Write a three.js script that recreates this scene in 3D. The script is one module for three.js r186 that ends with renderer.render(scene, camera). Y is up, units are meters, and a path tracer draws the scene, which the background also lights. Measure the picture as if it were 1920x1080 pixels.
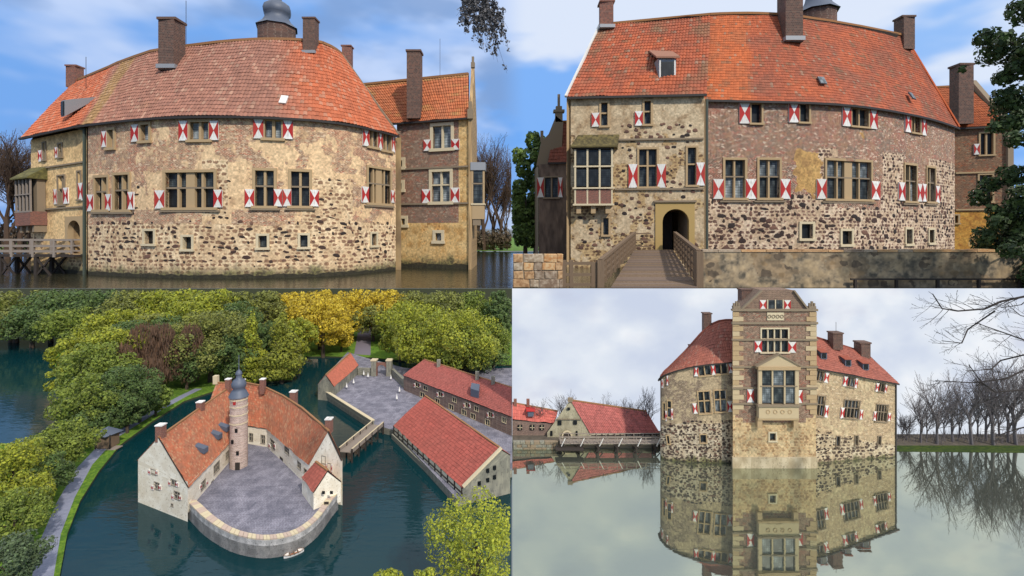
import * as THREE from 'three';
import { mergeGeometries } from 'three/addons/utils/BufferGeometryUtils.js';

// ---------------------------------------------------------------- camera, sky, sun, exposure
const scene = new THREE.Scene();
const camera = new THREE.PerspectiveCamera(61.9275, 1920 / 1080, 0.5, 4000);
camera.position.set(0, 40, 0); camera.lookAt(0, 40, -100);
camera.setViewOffset(1920, 1080, 0, 110, 1920, 1080);          // a shifted lens: uprights stay upright
const renderer = new THREE.WebGLRenderer({ antialias: true });
renderer.toneMapping = THREE.LinearToneMapping;
renderer.toneMappingExposure = 1.1;
renderer.shadowMap.enabled = true;
const sun = new THREE.DirectionalLight(new THREE.Color().setRGB(1, 0.93, 0.84), 3.0);
sun.position.set(360, 580, 320); sun.target.position.set(0, 20, -200);
sun.shadow.radius = 5; sun.castShadow = true;
Object.assign(sun.shadow.camera, { left: -520, right: 520, top: 420, bottom: -420, near: 1, far: 1800 });
sun.shadow.mapSize.set(4096, 4096);
scene.add(sun, sun.target);

// ---------------------------------------------------------------- noise
function rng(seed) { let a = seed >>> 0; return () => { a = (a + 0x6D2B79F5) | 0; let t = Math.imul(a ^ (a >>> 15), 1 | a); t = (t + Math.imul(t ^ (t >>> 7), 61 | t)) ^ t; return ((t ^ (t >>> 14)) >>> 0) / 4294967296; }; }
const lerp = (a, b, t) => a + (b - a) * t, clamp = (x, a = 0, b = 1) => Math.min(b, Math.max(a, x)), step = (a, b, x) => { const t = clamp((x - a) / (b - a)); return t * t * (3 - 2 * t); };
const hash3 = (x, y, z) => { let h = Math.imul(x, 374761393) ^ Math.imul(y, 668265263) ^ Math.imul(z, 2147483647 - 1274126177); h = Math.imul(h ^ (h >>> 13), 1274126177); return ((h ^ (h >>> 16)) >>> 0) / 4294967296; };
function noise(x, y, z = 0) {
  const xi = Math.floor(x), yi = Math.floor(y), zi = Math.floor(z); let fx = x - xi, fy = y - yi, fz = z - zi;
  fx = fx * fx * (3 - 2 * fx); fy = fy * fy * (3 - 2 * fy); fz = fz * fz * (3 - 2 * fz);
  const a = lerp(lerp(hash3(xi, yi, zi), hash3(xi + 1, yi, zi), fx), lerp(hash3(xi, yi + 1, zi), hash3(xi + 1, yi + 1, zi), fx), fy);
  if (fz === 0) return a;
  return lerp(a, lerp(lerp(hash3(xi, yi, zi + 1), hash3(xi + 1, yi, zi + 1), fx), lerp(hash3(xi, yi + 1, zi + 1), hash3(xi + 1, yi + 1, zi + 1), fx), fy), fz);
}
function fbm(x, y, z = 0, n = 4) { let s = 0, a = 0.5, t = 0; for (let i = 0; i < n; i++) { s += a * noise(x, y, z); t += a; a *= 0.5; x = x * 2.03 + 11.3; y = y * 2.03 + 5.7; z = z ? z * 2.03 + 3.1 : 0; } return s / t; }
const mix = (a, b, t) => [lerp(a[0], b[0], t), lerp(a[1], b[1], t), lerp(a[2], b[2], t)];

{ // the sky: soft grey-blue cloud on one hand, clear blue with white cloud on the other
  const W = 2048, Hh = 1024, data = new Float32Array(W * Hh * 4);
  for (let j = 0; j < Hh; j++) {
    const el = ((j + 0.5) / Hh - 0.5) * Math.PI, y = Math.sin(el), c = Math.cos(el);
    for (let i = 0; i < W; i++) {
      const ph = ((i + 0.5) / W - 0.5) * 2 * Math.PI, x = Math.cos(ph) * c, z = Math.sin(ph) * c;
      let col;
      if (y < -0.12) col = [0.2, 0.22, 0.22];
      else {
        const k = 1 / (Math.max(y, 0) + 0.35), side = step(-0.03, 0.03, x);
        const n1 = fbm(x * k * 2.6 + 9, y * 8 + 3, z * k * 2.6 + 4, 5), n2 = fbm(x * k * 4 + 1, y * 11 + 7, z * k * 4 + 8, 5);
        const grey = mix([0.17, 0.37, 0.78], [0.5, 0.62, 0.87], step(0.34, 0.62, n1)), g2 = mix(grey, [0.2, 0.33, 0.6], step(0.47, 0.66, n2) * 0.8);
        const blue = mix([0.1, 0.33, 0.83], [0.3, 0.5, 0.86], step(0.3, 0.6, n2) * 0.5 + 0.4 * step(0.25, 0.6, x / c));
        const b2 = mix(blue, [0.68, 0.75, 0.88], step(0.46, 0.64, n1 + 0.1 * step(0.3, 0.45, y)) * 0.95);
        col = mix(g2, b2, side);
        const top = step(0.42, 0.6, y); col = mix(col, mix([0.66, 0.74, 0.88], [0.92, 0.95, 1], step(0.35, 0.65, n1)), top * 0.9);  // unseen upper sky, brightened to lift the lake reflection and ambient fill
      }
      const o = (j * W + i) * 4; data[o] = col[0]; data[o + 1] = col[1]; data[o + 2] = col[2]; data[o + 3] = 1;
    }
  }
  const sky = new THREE.DataTexture(data, W, Hh, THREE.RGBAFormat, THREE.FloatType);
  sky.mapping = THREE.EquirectangularReflectionMapping; sky.magFilter = THREE.LinearFilter; sky.minFilter = THREE.LinearFilter; sky.needsUpdate = true;
  scene.background = sky; scene.environment = sky;
}
// measured tables: st = wall stations [x, z, foot, top]; win = [u0, u1, v0, v1, columns, rows]; shut = [u0, u1, v0, v1] (u in metres along the wall, v as a share of its height)
const riverMain = {st:[[-238.5,-270.0,12.5,98.5],[-231.15,-267.17,12.5,98.5],[-220.69,-263.17,12.5,98.5],[-210.48,-259.5,12.5,98.5],[-201.65,-256.61,12.5,98.5],[-193.07,-254.06,12.5,98.5],[-184.8,-252.0,12.5,98.5],[-176.87,-250.56,12.5,98.5],[-169.24,-249.61,12.5,98.5],[-161.85,-249.0,12.5,98.5],[-154.72,-248.67,12.5,98.5],[-147.83,-248.67,12.5,98.5],[-141.1,-249.0,12.5,98.5],[-134.53,-249.67,12.5,98.5],[-128.13,-250.67,12.5,98.5],[-121.8,-252.0,12.5,98.5],[-115.44,-253.48,12.5,98.5],[-109.15,-255.3,12.5,98.5],[-103.2,-258.0,12.5,98.5],[-97.77,-261.56,12.5,98.5],[-92.67,-266.0,12.5,98.5],[-87.64,-272.0,12.5,98.5],[-82.05,-281.33,12.5,98.5],[-76.53,-292.22,12.5,98.5],[-72.67,-300,12.5,98.5]],win:[[18.03,22.94,0.839,0.951,1,1],[43.94,49.59,0.8655,0.9641,1,1],[74.56,84.7,0.8603,0.9664,2,1],[112.93,120.95,0.875,0.9822,2,1],[169.51,175.51,0.8843,1.0009,2,1],[180.53,187.67,0.8787,1.0147,2,1],[6.76,17.57,0.4467,0.6527,2,2],[23.38,34.85,0.4439,0.662,2,2],[60.29,87.54,0.4519,0.6646,4,2],[108.25,117.32,0.4622,0.6758,2,2],[125.62,134.5,0.4644,0.6748,2,2],[168.7,187.19,0.5011,0.7381,4,2],[46.63,52.79,0.2313,0.3099,1,1],[70.67,75.45,0.2005,0.2746,1,1],[109.8,113.97,0.2098,0.2809,1,1],[130.05,133.71,0.2111,0.2835,1,1],[171.13,175.07,0.2103,0.2906,1,1]],shut:[[13.38,17.57,0.8459,0.9484],[37.29,42.79,0.863,0.969],[68.53,73.68,0.8555,0.9749],[85.27,90.02,0.8563,0.972],[107.47,112.41,0.8691,0.9854],[121.72,126.67,0.872,0.9864],[164.34,169.1,0.8781,0.9998],[175.96,180.07,0.8684,1.0093],[188.16,191.13,0.8768,1.0112],[0.49,6.28,0.4378,0.5455],[16.64,21.62,0.4388,0.5441],[34.85,39.31,0.4428,0.5524],[53.86,60.29,0.4467,0.5574],[87.54,91.96,0.4515,0.5575],[103.25,107.99,0.4552,0.5615],[117.32,121.46,0.4597,0.5638],[121.72,125.88,0.4602,0.5648],[134.76,139.25,0.4625,0.5653],[163.56,168.7,0.4984,0.6056],[187.19,190.63,0.5114,0.5996]]};
const riverWing = {st:[[-77.28,-322,12.5,111.5],[-27.2,-306,12.5,111.5]],win:[[26.96,39.93,0.8097,0.9567,2,1],[26.18,39.17,0.4599,0.656,2,2],[1.22,4.46,0.6995,0.7427,1,1],[1.22,4.05,0.5481,0.5914,1,1],[3.65,6.47,0.3101,0.3497,1,1],[28.88,33.1,0.2041,0.2532,1,1]],shut:[[20.35,25.8,0.7974,0.8717],[40.3,45.92,0.7943,0.8636],[19.17,25.41,0.4511,0.5431],[39.93,45.92,0.4511,0.5482]]};
const riverGate = {st:[[-290.64,-290,12.5,94.1],[-240.87,-272,12.5,97.4]],win:[[12.71,14.79,0.8333,0.9564,1,2],[27.56,30.57,0.8334,0.9267,1,2],[27.06,33.06,0.5007,0.7018,2,2],[45.29,47.69,0.5274,0.7148,1,2],[36.03,48.17,0.1592,0.392,0,0]],shut:[[8.51,12.18,0.8259,0.9072],[24.53,27.06,0.8337,0.9088],[23.52,26.56,0.5074,0.6128],[32.57,37.02,0.5054,0.6161],[46.25,50.56,0.5189,0.6375]]};
const riverRidge = [[-335.19,152.0,-366.55],[-279.08,152.0,-332.67],[-265.77,152.0,-324.12],[-244.46,152.0,-312.07],[-227.03,152.0,-302.7],[-213.73,152.0,-298.22],[-201.4,152.0,-294.74],[-188.39,152.0,-291.33],[-176.0,152.0,-288.0],[-163.4,152.0,-285.55],[-151.44,152.0,-283.94],[-141.81,152.0,-283.62],[-132.51,152.0,-283.94],[-124.97,152.0,-284.75],[-117.73,152.0,-286.36],[-114.25,152.0,-288.83],[-111.67,152.0,-293.88],[-110.34,152.0,-299.11],[-109.63,152.0,-304.53],[-109.6,152.0,-308.26]];
const moatGate = {st:[[39.48,-323,13.5,128.8],[126.4,-316,13.5,128.8]],win:[[20.22,24.45,0.8303,0.9634,1,2],[48.61,52.78,0.8353,0.9675,1,2],[45.13,56.6,0.4757,0.6908,2,2],[76.6,82.08,0.4831,0.6967,1,2],[21.63,25.16,0.1989,0.2948,1,1],[59.71,77.97,0.1075,0.3461,0,0]],shut:[[13.86,19.16,0.825,0.9056],[42.33,47.56,0.8269,0.91],[38.14,44.08,0.4701,0.6057],[56.6,62.48,0.469,0.604],[82.08,87.54,0.4797,0.6107]]};
const moatMain = {st:[[131.44,-325.0,13.5,128.8],[142.41,-325.88,13.5,128.8],[156.23,-327.0,13.5,128.8],[168.03,-328.03,13.5,128.8],[179.12,-329.0,13.5,128.8],[188.85,-329.66,13.5,128.8],[198.3,-330.5,13.5,128.8],[208.4,-331.97,13.5,128.8],[218.96,-334.0,13.5,128.8],[230.0,-336.59,13.5,128.8],[241.78,-340.0,13.5,128.8],[254.5,-344.44,13.5,128.8],[268.33,-350.0,13.5,128.8],[283.46,-356.81,13.5,128.8],[300.11,-365.0,13.5,128.8],[318.77,-374.69,13.5,128.8],[338.82,-386.0,13.5,128.8],[362.73,-401.31,13.5,128.8],[381.8,-414,13.5,128.8]],win:[[31.73,39.01,0.8587,0.9724,1,1],[66.69,73.61,0.8709,0.9793,1,1],[109.67,126.3,0.866,0.9747,2,1],[181.6,194.79,0.8769,0.9877,2,1],[13.15,27.15,0.4155,0.639,2,2],[37.47,52.03,0.4167,0.6417,2,2],[87.61,129.25,0.4159,0.6476,4,2],[172.15,188.97,0.4175,0.6547,2,2],[206.74,221.55,0.422,0.6547,2,2],[67.9,76.47,0.1756,0.2618,1,1],[100.85,109.67,0.1386,0.2201,1,1],[173.66,182.42,0.1345,0.2298,1,1],[210.54,219.22,0.1374,0.2261,1,1]],shut:[[22.97,30.59,0.8541,0.9739],[58.53,65.91,0.866,0.9869],[100.85,108.68,0.8586,0.9792],[127.47,135.81,0.8582,0.9819],[171.4,179.99,0.8703,0.997],[196.49,204.86,0.869,0.9925],[4.5,12.02,0.4087,0.5248],[27.54,35.17,0.4098,0.5266],[52.41,59.7,0.4109,0.5284],[79.43,87.17,0.4128,0.5316],[129.25,138.82,0.4175,0.5314],[162.47,171.4,0.4179,0.5363],[189.79,197.41,0.417,0.5357],[197.87,204.86,0.4189,0.5388],[221.55,231.04,0.4177,0.5341]]};
const moatRidge = [[69.77,200.0,-375.98],[132.0,200.0,-360.0],[154.84,200.0,-357.32],[164.48,200.0,-356.7],[174.26,200.0,-356.44],[182.31,200.0,-356.7],[190.57,200.0,-357.32],[199.0,200.0,-358.21],[208.0,200.0,-360.0],[219.65,200.0,-362.72],[232.06,200.0,-366.41],[242.87,200.0,-369.23],[254.92,200.0,-373.06],[265.62,200.0,-376.47],[276.52,200.0,-379.95],[288.0,200.0,-384.0],[299.73,200.0,-388.14],[309.99,200.0,-391.84],[320.0,200.0,-395.6],[325.32,200.0,-398.89],[329.39,200.0,-402.23]];
const moatWing = {st:[[398.4,-432,13.5,131],[433.07,-420,13.5,131]],win:[[18.23,27.15,0.7876,0.9482,2,1],[17.48,26.41,0.4344,0.6353,2,2],[0.0,2.31,0.2745,0.3317,1,1]],shut:[[13.34,17.48,0.7908,0.8715],[12.58,17.1,0.4275,0.5204]]};
const moatTower = {st:[[21.78,-392,13.5,93],[46.32,-386,13.5,93]],win:[[5.29,15.77,0.66,0.8614,2,1]],shut:[[-1.11,4.41,0.6617,0.8642],[16.21,19.67,0.6585,0.859]]};
const lakeRound = {st:[[26.04,-84.31,-0.5,13.58],[26.06,-84.09,-0.5,13.89],[26.17,-83.82,-0.5,14.3],[26.44,-83.57,-0.5,14.67],[26.85,-83.33,-0.5,15.05],[27.42,-83.13,-0.5,15.39],[28.11,-82.95,-0.5,15.71],[28.92,-82.8,-0.5,16.02],[29.85,-82.66,-0.5,16.3],[30.86,-82.52,-0.5,16.58],[32.04,-82.38,-0.5,16.84],[33.56,-82.27,-0.5,17.07],[35.16,-82.19,-0.5,17.26],[36.75,-82.13,-0.5,17.41],[37.95,-82.1,-0.5,17.51]],win:[[6.64,8.69,0.8826,0.9767,2,1],[9.41,11.48,0.8841,0.9814,2,1],[6.64,8.6,0.5116,0.726,2,2],[9.32,11.3,0.5207,0.7257,2,2],[6.91,7.89,0.224,0.3026,1,1],[1.44,1.79,0.2114,0.2997,1,1],[0.81,1.08,0.4958,0.6726,1,2],[1.53,2.06,0.5042,0.6797,1,2]],shut:[[5.84,6.55,0.8879,0.9941],[8.69,9.41,0.8802,0.9888],[11.57,12.29,0.8884,0.9849],[5.67,6.37,0.5169,0.618],[11.39,12.29,0.5177,0.6193],[0.56,0.76,0.8612,0.9608],[1.35,1.62,0.8627,0.9693],[1.13,1.44,0.4677,0.5813],[2.06,2.41,0.4774,0.5926]]};
const lakeWing = {st:[[51.81,-82.1,-0.5,16.33],[67.76,-84.71,-0.5,12.8]],win:[[0.31,1.55,0.8749,0.9739,2,1],[6.26,7.74,0.864,0.9668,2,1],[12.57,13.76,0.8636,0.9642,2,1],[0.41,1.76,0.5126,0.7165,2,2],[5.63,8.59,0.5078,0.7076,4,2],[12.03,14.3,0.4881,0.696,4,2],[4.16,4.79,0.198,0.3025,1,1],[7.85,8.38,0.197,0.3078,1,1],[12.46,13.0,0.194,0.3004,1,1]],shut:[[1.76,2.59,0.8688,0.9752],[5.42,6.26,0.8598,0.9725],[7.74,8.27,0.8608,0.9714],[11.92,12.57,0.8549,0.9605],[13.76,14.2,0.8579,0.96],[1.76,2.49,0.5045,0.6277],[4.89,5.63,0.5022,0.6197],[8.7,9.34,0.5014,0.6138],[11.49,12.03,0.497,0.6083],[14.41,14.96,0.4997,0.603]]};
const lakeTower = {st:[[37.05,-80.54,-0.5,26.4],[51.01,-80.54,-0.5,26.4]],win:[[4.83,9.22,0.7405,0.8836,4,2],[6.17,7.16,0.1883,0.2348,1,1]],shut:[[3.58,4.83,0.7405,0.8137],[9.22,10.56,0.7372,0.8037],[2.33,3.49,0.4278,0.511],[10.56,11.63,0.4211,0.5043]]};
const lakeRoundRidge = [[26.66,13.44,-86],[26.82,13.57,-86.2],[27.2,13.95,-86.5],[27.68,14.35,-86.8],[28.42,14.87,-87],[29.16,15.49,-87.2],[30.4,16.6,-87.4],[31.63,17.71,-87.6],[33.17,19.32,-87.8],[34.61,20.84,-88],[36.18,22.4,-88],[37.94,23.18,-88],[39.31,23.38,-88],[40.48,23.38,-88],[40.68,23.38,-88]];
const lakeWingRidge = [[55.34,20.35,-88],[66.6,16.8,-90]];
const riverChimneys = [[-200.46,163.26,-283,9.75,132.76],[-118.96,164.33,-284,6.94,142.56],[-108.32,160.43,-316,5.97,145.33],[-329.62,163.08,-362,7.64,146.59],[-64.28,157.29,-317,8.81,112.56]];
const moatChimneys = [[72.95,215.67,-372,10.33,193.76],[203.77,214.44,-352,12.52,175.32],[325.25,215.56,-398,10.17,188.14],[399.72,186.13,-427,11.86,132.99]];
const lakeChimneys = [[35.89,24.66,-88.5,1.38,20.53],[58.98,21.31,-87.6,1.75,18.2],[64.92,19.23,-89,1.88,16.27],[32.82,18.81,-88.3,0.69,17.04],[40.69,29.64,-84,1.68,23.95]];
const shore = [[-233.6,-200.2],[-0.1,-200.2],[-0.1,-140.3],[-32.2,-144.9],[-44.5,-148.5],[-56.6,-149.7],[-64.1,-149.7],[-57.9,-126.4],[-71.0,-122.9],[-75.6,-110.7],[-74.2,-99.0],[-72.0,-88.2],[-67.6,-78.5],[-63.1,-70.2],[-57.9,-62.5],[-51.0,-54.0],[-63.0,-54.0],[-101.9,-87.4],[-89.5,-89.5],[-86.6,-93.3],[-89.5,-99.0],[-104.3,-113.1],[-125.3,-132.0],[-148.4,-155.0],[-168.4,-180.0],[-182.9,-193.7],[-226.0,-193.7]];
const pathLine = [[-77.9,-119.3],[-78.1,-114.3],[-77.6,-102.7],[-76.0,-90.9],[-71.5,-80.4],[-65.4,-70.4],[-59.4,-61.8],[-52.9,-54.0]];
const baileyLine = [[-45.3,-114.5],[-27.6,-95.4],[-23.1,-92.9],[-7.8,-68.9],[-0.0,-77.6],[-0.0,-134.3],[-29.8,-134.3],[-43.3,-144.3],[-52.0,-151.8],[-49.6,-129.3]];
const curtainLine = [[-45.05,-66.58],[-44.76,-66.34],[-44.31,-65.98],[-43.62,-65.42],[-42.6,-64.59],[-41.34,-63.56],[-39.95,-62.54],[-38.41,-61.52],[-36.73,-60.51],[-35.15,-59.68],[-33.71,-59.1],[-32.36,-58.71],[-31.18,-58.45],[-30.2,-58.35],[-29.39,-58.4],[-28.63,-58.55],[-27.86,-58.8],[-27.14,-59.15],[-26.53,-59.68],[-26.02,-60.42],[-25.62,-61.34],[-25.32,-62.42],[-25.16,-63.82],[-25.1,-65.4],[-25.05,-66.71],[-24.97,-67.58],[-24.9,-68.19],[-24.84,-68.59]];
const courtLine = [[-45.51,-67.15],[-47.67,-82.5],[-48.42,-87.5],[-43.58,-86.19],[-34.22,-77.0],[-30.63,-74.52],[-25.72,-71.0]];
const wingWest = [[-44.33,5.0,-65.62],[-47.28,5.0,-82.46],[-50.24,10.4,-68.31],[-53.12,10.4,-91.23]];
const wingEast = [[-47.75,5.0,-86.3],[-43.4,5.0,-84.91],[-38.01,5.0,-79.55],[-33.1,5.0,-74.47],[-30.22,5.0,-71.75]];
const wingEastRidge = [[-52.58,10.4,-93.15],[-47.12,10.4,-90.61],[-40.79,10.4,-85.38],[-34.81,10.4,-79.52],[-26.94,10.4,-70.48]];
const eastGable = [[-30.22,5.0,-71.75],[-25.77,5.0,-74.82],[-27.06,10.4,-71.42]];
const annex = [[-27.22,4.0,-65.85],[-30.63,4.0,-69.98],[-25.87,6.2,-67.3],[-28.53,6.2,-69.77]];
const longHouse = [[-26.12,5.0,-115.81],[-0.06,5.0,-90.13],[-21.98,7.5,-119.88],[-0.07,7.5,-98.48]];
const barn = [[-22.68,2.5,-91.96],[-7.11,2.5,-69.59],[-17.24,7.0,-95.19],[-1.6,7.0,-72.09]];
const gateLodge = [[-41.35,3.6,-111.43],[-41.27,3.6,-128.98],[-43.47,6.0,-112.09],[-44.41,6.0,-131.9]];
const stairTower = [-44.4,1.5,-78.04];
const kiosk = [-73.65,0.5,-87.56];
const boatSpot = [-26.82,0.0,-59.02];
const gateArch = [-34.55,1.2,-127.45];
const footbridge = [[-28.59,1.7,-82.46],[-26.3,1.7,-93.92]];
const parasols = [[-39.08,1.2,-126.52],[-31.01,1.2,-122.96],[-40.09,1.2,-116.4],[-26.58,1.2,-113.38],[-39.46,1.2,-119.59],[-37.41,1.2,-124.71],[-26.03,1.2,-108.45]];
const gableWest = {st:[[-54.85,-70.4,-0.5,5.0],[-44.33,-65.62,-0.5,5.0]],win:[[3.23,4.37,0.9813,1.0926,2,1],[3.99,5.13,0.6229,0.7889,2,2],[7.89,9.09,0.8773,1.0125,2,1],[8.61,9.8,0.563,0.7379,2,2],[7.95,8.31,0.3347,0.3889,1,1]],shut:[[2.65,3.16,0.9471,1.0589],[4.44,4.94,1.0014,1.112],[3.42,3.93,0.5729,0.6842],[5.19,5.69,0.6447,0.7549],[7.41,7.89,0.8435,0.9522],[9.09,9.57,0.8839,0.9915],[8.13,8.61,0.5209,0.6291],[9.8,10.27,0.5779,0.685]]};
const courtWest = {st:[[-44.33,-65.62,1.2,5.0],[-47.28,-82.46,1.2,5.0]],win:[[8.13,10.04,0.291,0.6398,3,2],[3.91,5.26,0.2434,0.5305,2,2],[12.56,13.62,0.3611,0.6366,2,2],[4.58,5.61,-0.2928,-0.0242,0,0],[10.63,11.43,-0.2116,-0.0774,1,1],[7.21,7.94,-0.0044,0.1238,1,1]],shut:[[3.34,3.83,0.363,0.5248],[5.35,5.87,0.2244,0.3908]]};
const courtEast = {st:[[-47.75,-86.3,1.2,5.0],[-43.4,-84.91,1.2,5.0],[-38.01,-79.55,1.2,5.0],[-33.1,-74.47,1.2,5.0],[-30.22,-71.75,1.2,5.0]],win:[[3.33,4.16,0.213,0.5865,2,2],[6.44,8.5,0.2651,0.6285,2,2],[13.17,15.11,0.6048,0.8561,2,2],[10.61,12.3,-0.0182,0.2159,0,0],[18.8,20.02,0.4514,0.7123,2,2],[0.73,1.46,0.2314,0.5833,2,2],[21.26,22.19,0.4661,0.6363,1,1]],shut:[[5.83,6.52,0.1671,0.3631],[8.42,9.08,0.3849,0.5766]]};
const longWall = {st:[[-26.12,-115.81,1.0,5.0],[-0.06,-90.13,1.0,5.0]],win:[[5.07,6.58,0.5886,0.8139,2,1],[8.27,9.73,0.5835,0.8089,2,1],[6.9,8.59,0.1075,0.3654,2,1],[13.93,15.28,0.5745,0.8001,2,1],[12.65,14.22,0.1032,0.3601,2,1],[18.83,20.09,0.5667,0.7924,2,1],[17.63,19.1,0.0995,0.3555,2,1],[23.08,24.27,0.56,0.7858,2,1],[21.95,23.33,0.0963,0.3515,2,1],[25.94,27.08,0.5554,0.7813,2,1],[24.86,26.19,0.0941,0.3488,2,1],[30.25,31.33,0.5486,0.7746,2,1],[29.24,30.49,0.0909,0.3448,2,1],[34.02,35.04,0.5426,0.7687,2,1]],shut:[[4.41,4.96,0.5031,0.7341],[6.69,7.22,0.634,0.8618],[13.34,13.83,0.4873,0.7246],[15.38,15.85,0.6112,0.8454],[22.56,22.99,0.471,0.7148],[24.35,24.77,0.5877,0.8285],[29.79,30.18,0.4582,0.7072],[31.41,31.79,0.5693,0.8152]]};
const woodland = [[-175.4,-169.7,18.7,23.6,5],[-163.1,-169.7,18.7,20.4,1],[-152.7,-169.7,18.7,18.3,1],[-143.3,-169.7,18.5,17.2,1],[-127.8,-162.0,19.8,17.4,5],[-120.6,-162.0,19.8,15.4,2],[-105.9,-155.0,20.9,18.6,2],[-92.1,-148.5,21.7,18.8,2],[-85.1,-151.7,20.8,11.5,5],[-82.8,-162.0,19.7,12.3,5],[-78.3,-169.7,18.5,12.9,3],[-63.4,-158.4,20.3,18.1,3],[-58.8,-176.4,18.0,19.0,3],[-46.1,-176.4,18.0,17.9,3],[-36.6,-178.2,17.6,16.9,5],[-24.1,-169.7,18.7,19.3,5],[-13.2,-169.7,18.7,17.2,0],[-4.3,-162.0,19.7,9.8,1],[-99.6,-108.7,16.1,9.1,2],[-90.4,-103.3,15.9,11.1,0],[-94.0,-113.1,17.1,14.3,2],[-114.1,-132.0,16.8,12.5,2],[-96.3,-122.9,17.1,14.8,1],[-93.9,-132.0,16.5,13.4,1],[-84.5,-115.7,16.0,17.6,4],[-78.2,-124.6,19.2,19.7,5],[-67.1,-123.8,18.7,8.2,2],[-59.8,-124.6,19.2,12.3,6],[-58.9,-149.7,19.0,15.2,3],[-66.8,-155.0,15.6,11.8,3],[-55.1,-155.0,10.7,7.9,3],[-25.6,-137.1,19.0,19.1,2],[-15.4,-132.0,18.0,25.1,2],[-33.8,-144.9,11.7,11.0,2],[-5.3,-137.1,13.2,11.1,0],[-8.8,-132.0,7.7,13.4,1],[-18.8,-135.0,10.0,20.5,2],[-77.3,-96.3,13.0,11.2,1],[-79.6,-92.6,10.6,7.7,1],[-80.0,-90.0,13.0,10.0,0],[-75.6,-101.8,7.0,5.7,7],[-74.8,-93.3,8.3,5.9,1],[-69.8,-67.2,10.3,9.4,2],[-73.0,-75.0,8.2,8.4,0],[-72.9,-78.3,9.0,7.9,0],[-78.4,-87.4,7.2,7.7,1],[-61.5,-59.4,7.7,7.1,0],[-54.2,-52.4,6.7,5.6,8],[-67.2,-69.9,7.4,5.5,1],[-63.6,-63.6,7.5,4.8,2],[-162.0,-162.0,14.4,18.5,1],[-146.1,-158.4,14.1,16.1,0],[-110.9,-137.1,17.8,13.9,2],[-102.0,-137.1,16.2,13.9,5],[-92.6,-137.1,19.9,13.9,2],[-79.2,-137.1,19.9,12.2,1],[-67.5,-132.0,14.8,10.0,1],[-60.9,-137.1,15.3,8.7,2],[-58.5,-169.7,14.4,15.0,3],[-49.0,-169.7,13.4,15.0,5],[-35.6,-162.0,16.4,16.4,2],[-23.5,-132.0,14.8,15.0,2],[-12.7,-130.1,13.7,16.5,0],[-2.9,-142.6,17.7,4.7,1],[-80.5,-118.8,12.0,9.0,1],[-70.5,-122.1,14.0,9.3,1],[-86.9,-104.8,13.0,10.6,0],[-76.4,-98.5,8.1,7.0,1],[-177.3,-169.7,15.3,17.2,0],[-3.7,-49.5,12.6,10.7,9],[-11.6,-44.5,8.6,3.5,9],[-8.2,-44.5,8.5,3.0,9]];
// ---------------------------------------------------------------- helpers
const V = (x, y, z) => new THREE.Vector3(x, y, z), vec = (a) => V(a[0], a[1], a[2]);
const rgb = (r, g, b) => new THREE.Color().setRGB(r, g, b), srgb = (r, g, b) => new THREE.Color(`rgb(${r | 0},${g | 0},${b | 0})`);
const std = (color, roughness = 0.9, more = {}) => new THREE.MeshStandardMaterial({ color, roughness, side: THREE.DoubleSide, ...more });
const used = new Map();
const numbered = (n) => { const k = used.get(n) ?? 0; used.set(n, k + 1); return k ? n + '_' + String(k).padStart(3, '0') : n; };
function mesh(name, geometry, material, parent) {
  const m = new THREE.Mesh(geometry, material); m.name = name; m.castShadow = m.receiveShadow = true;
  let p = parent; while (p && !p.foot && p !== scene) p = p.parent;
  if (p?.foot && parent === p) m.position.copy(p.foot).negate();
  parent.add(m); return m;
}
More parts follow.
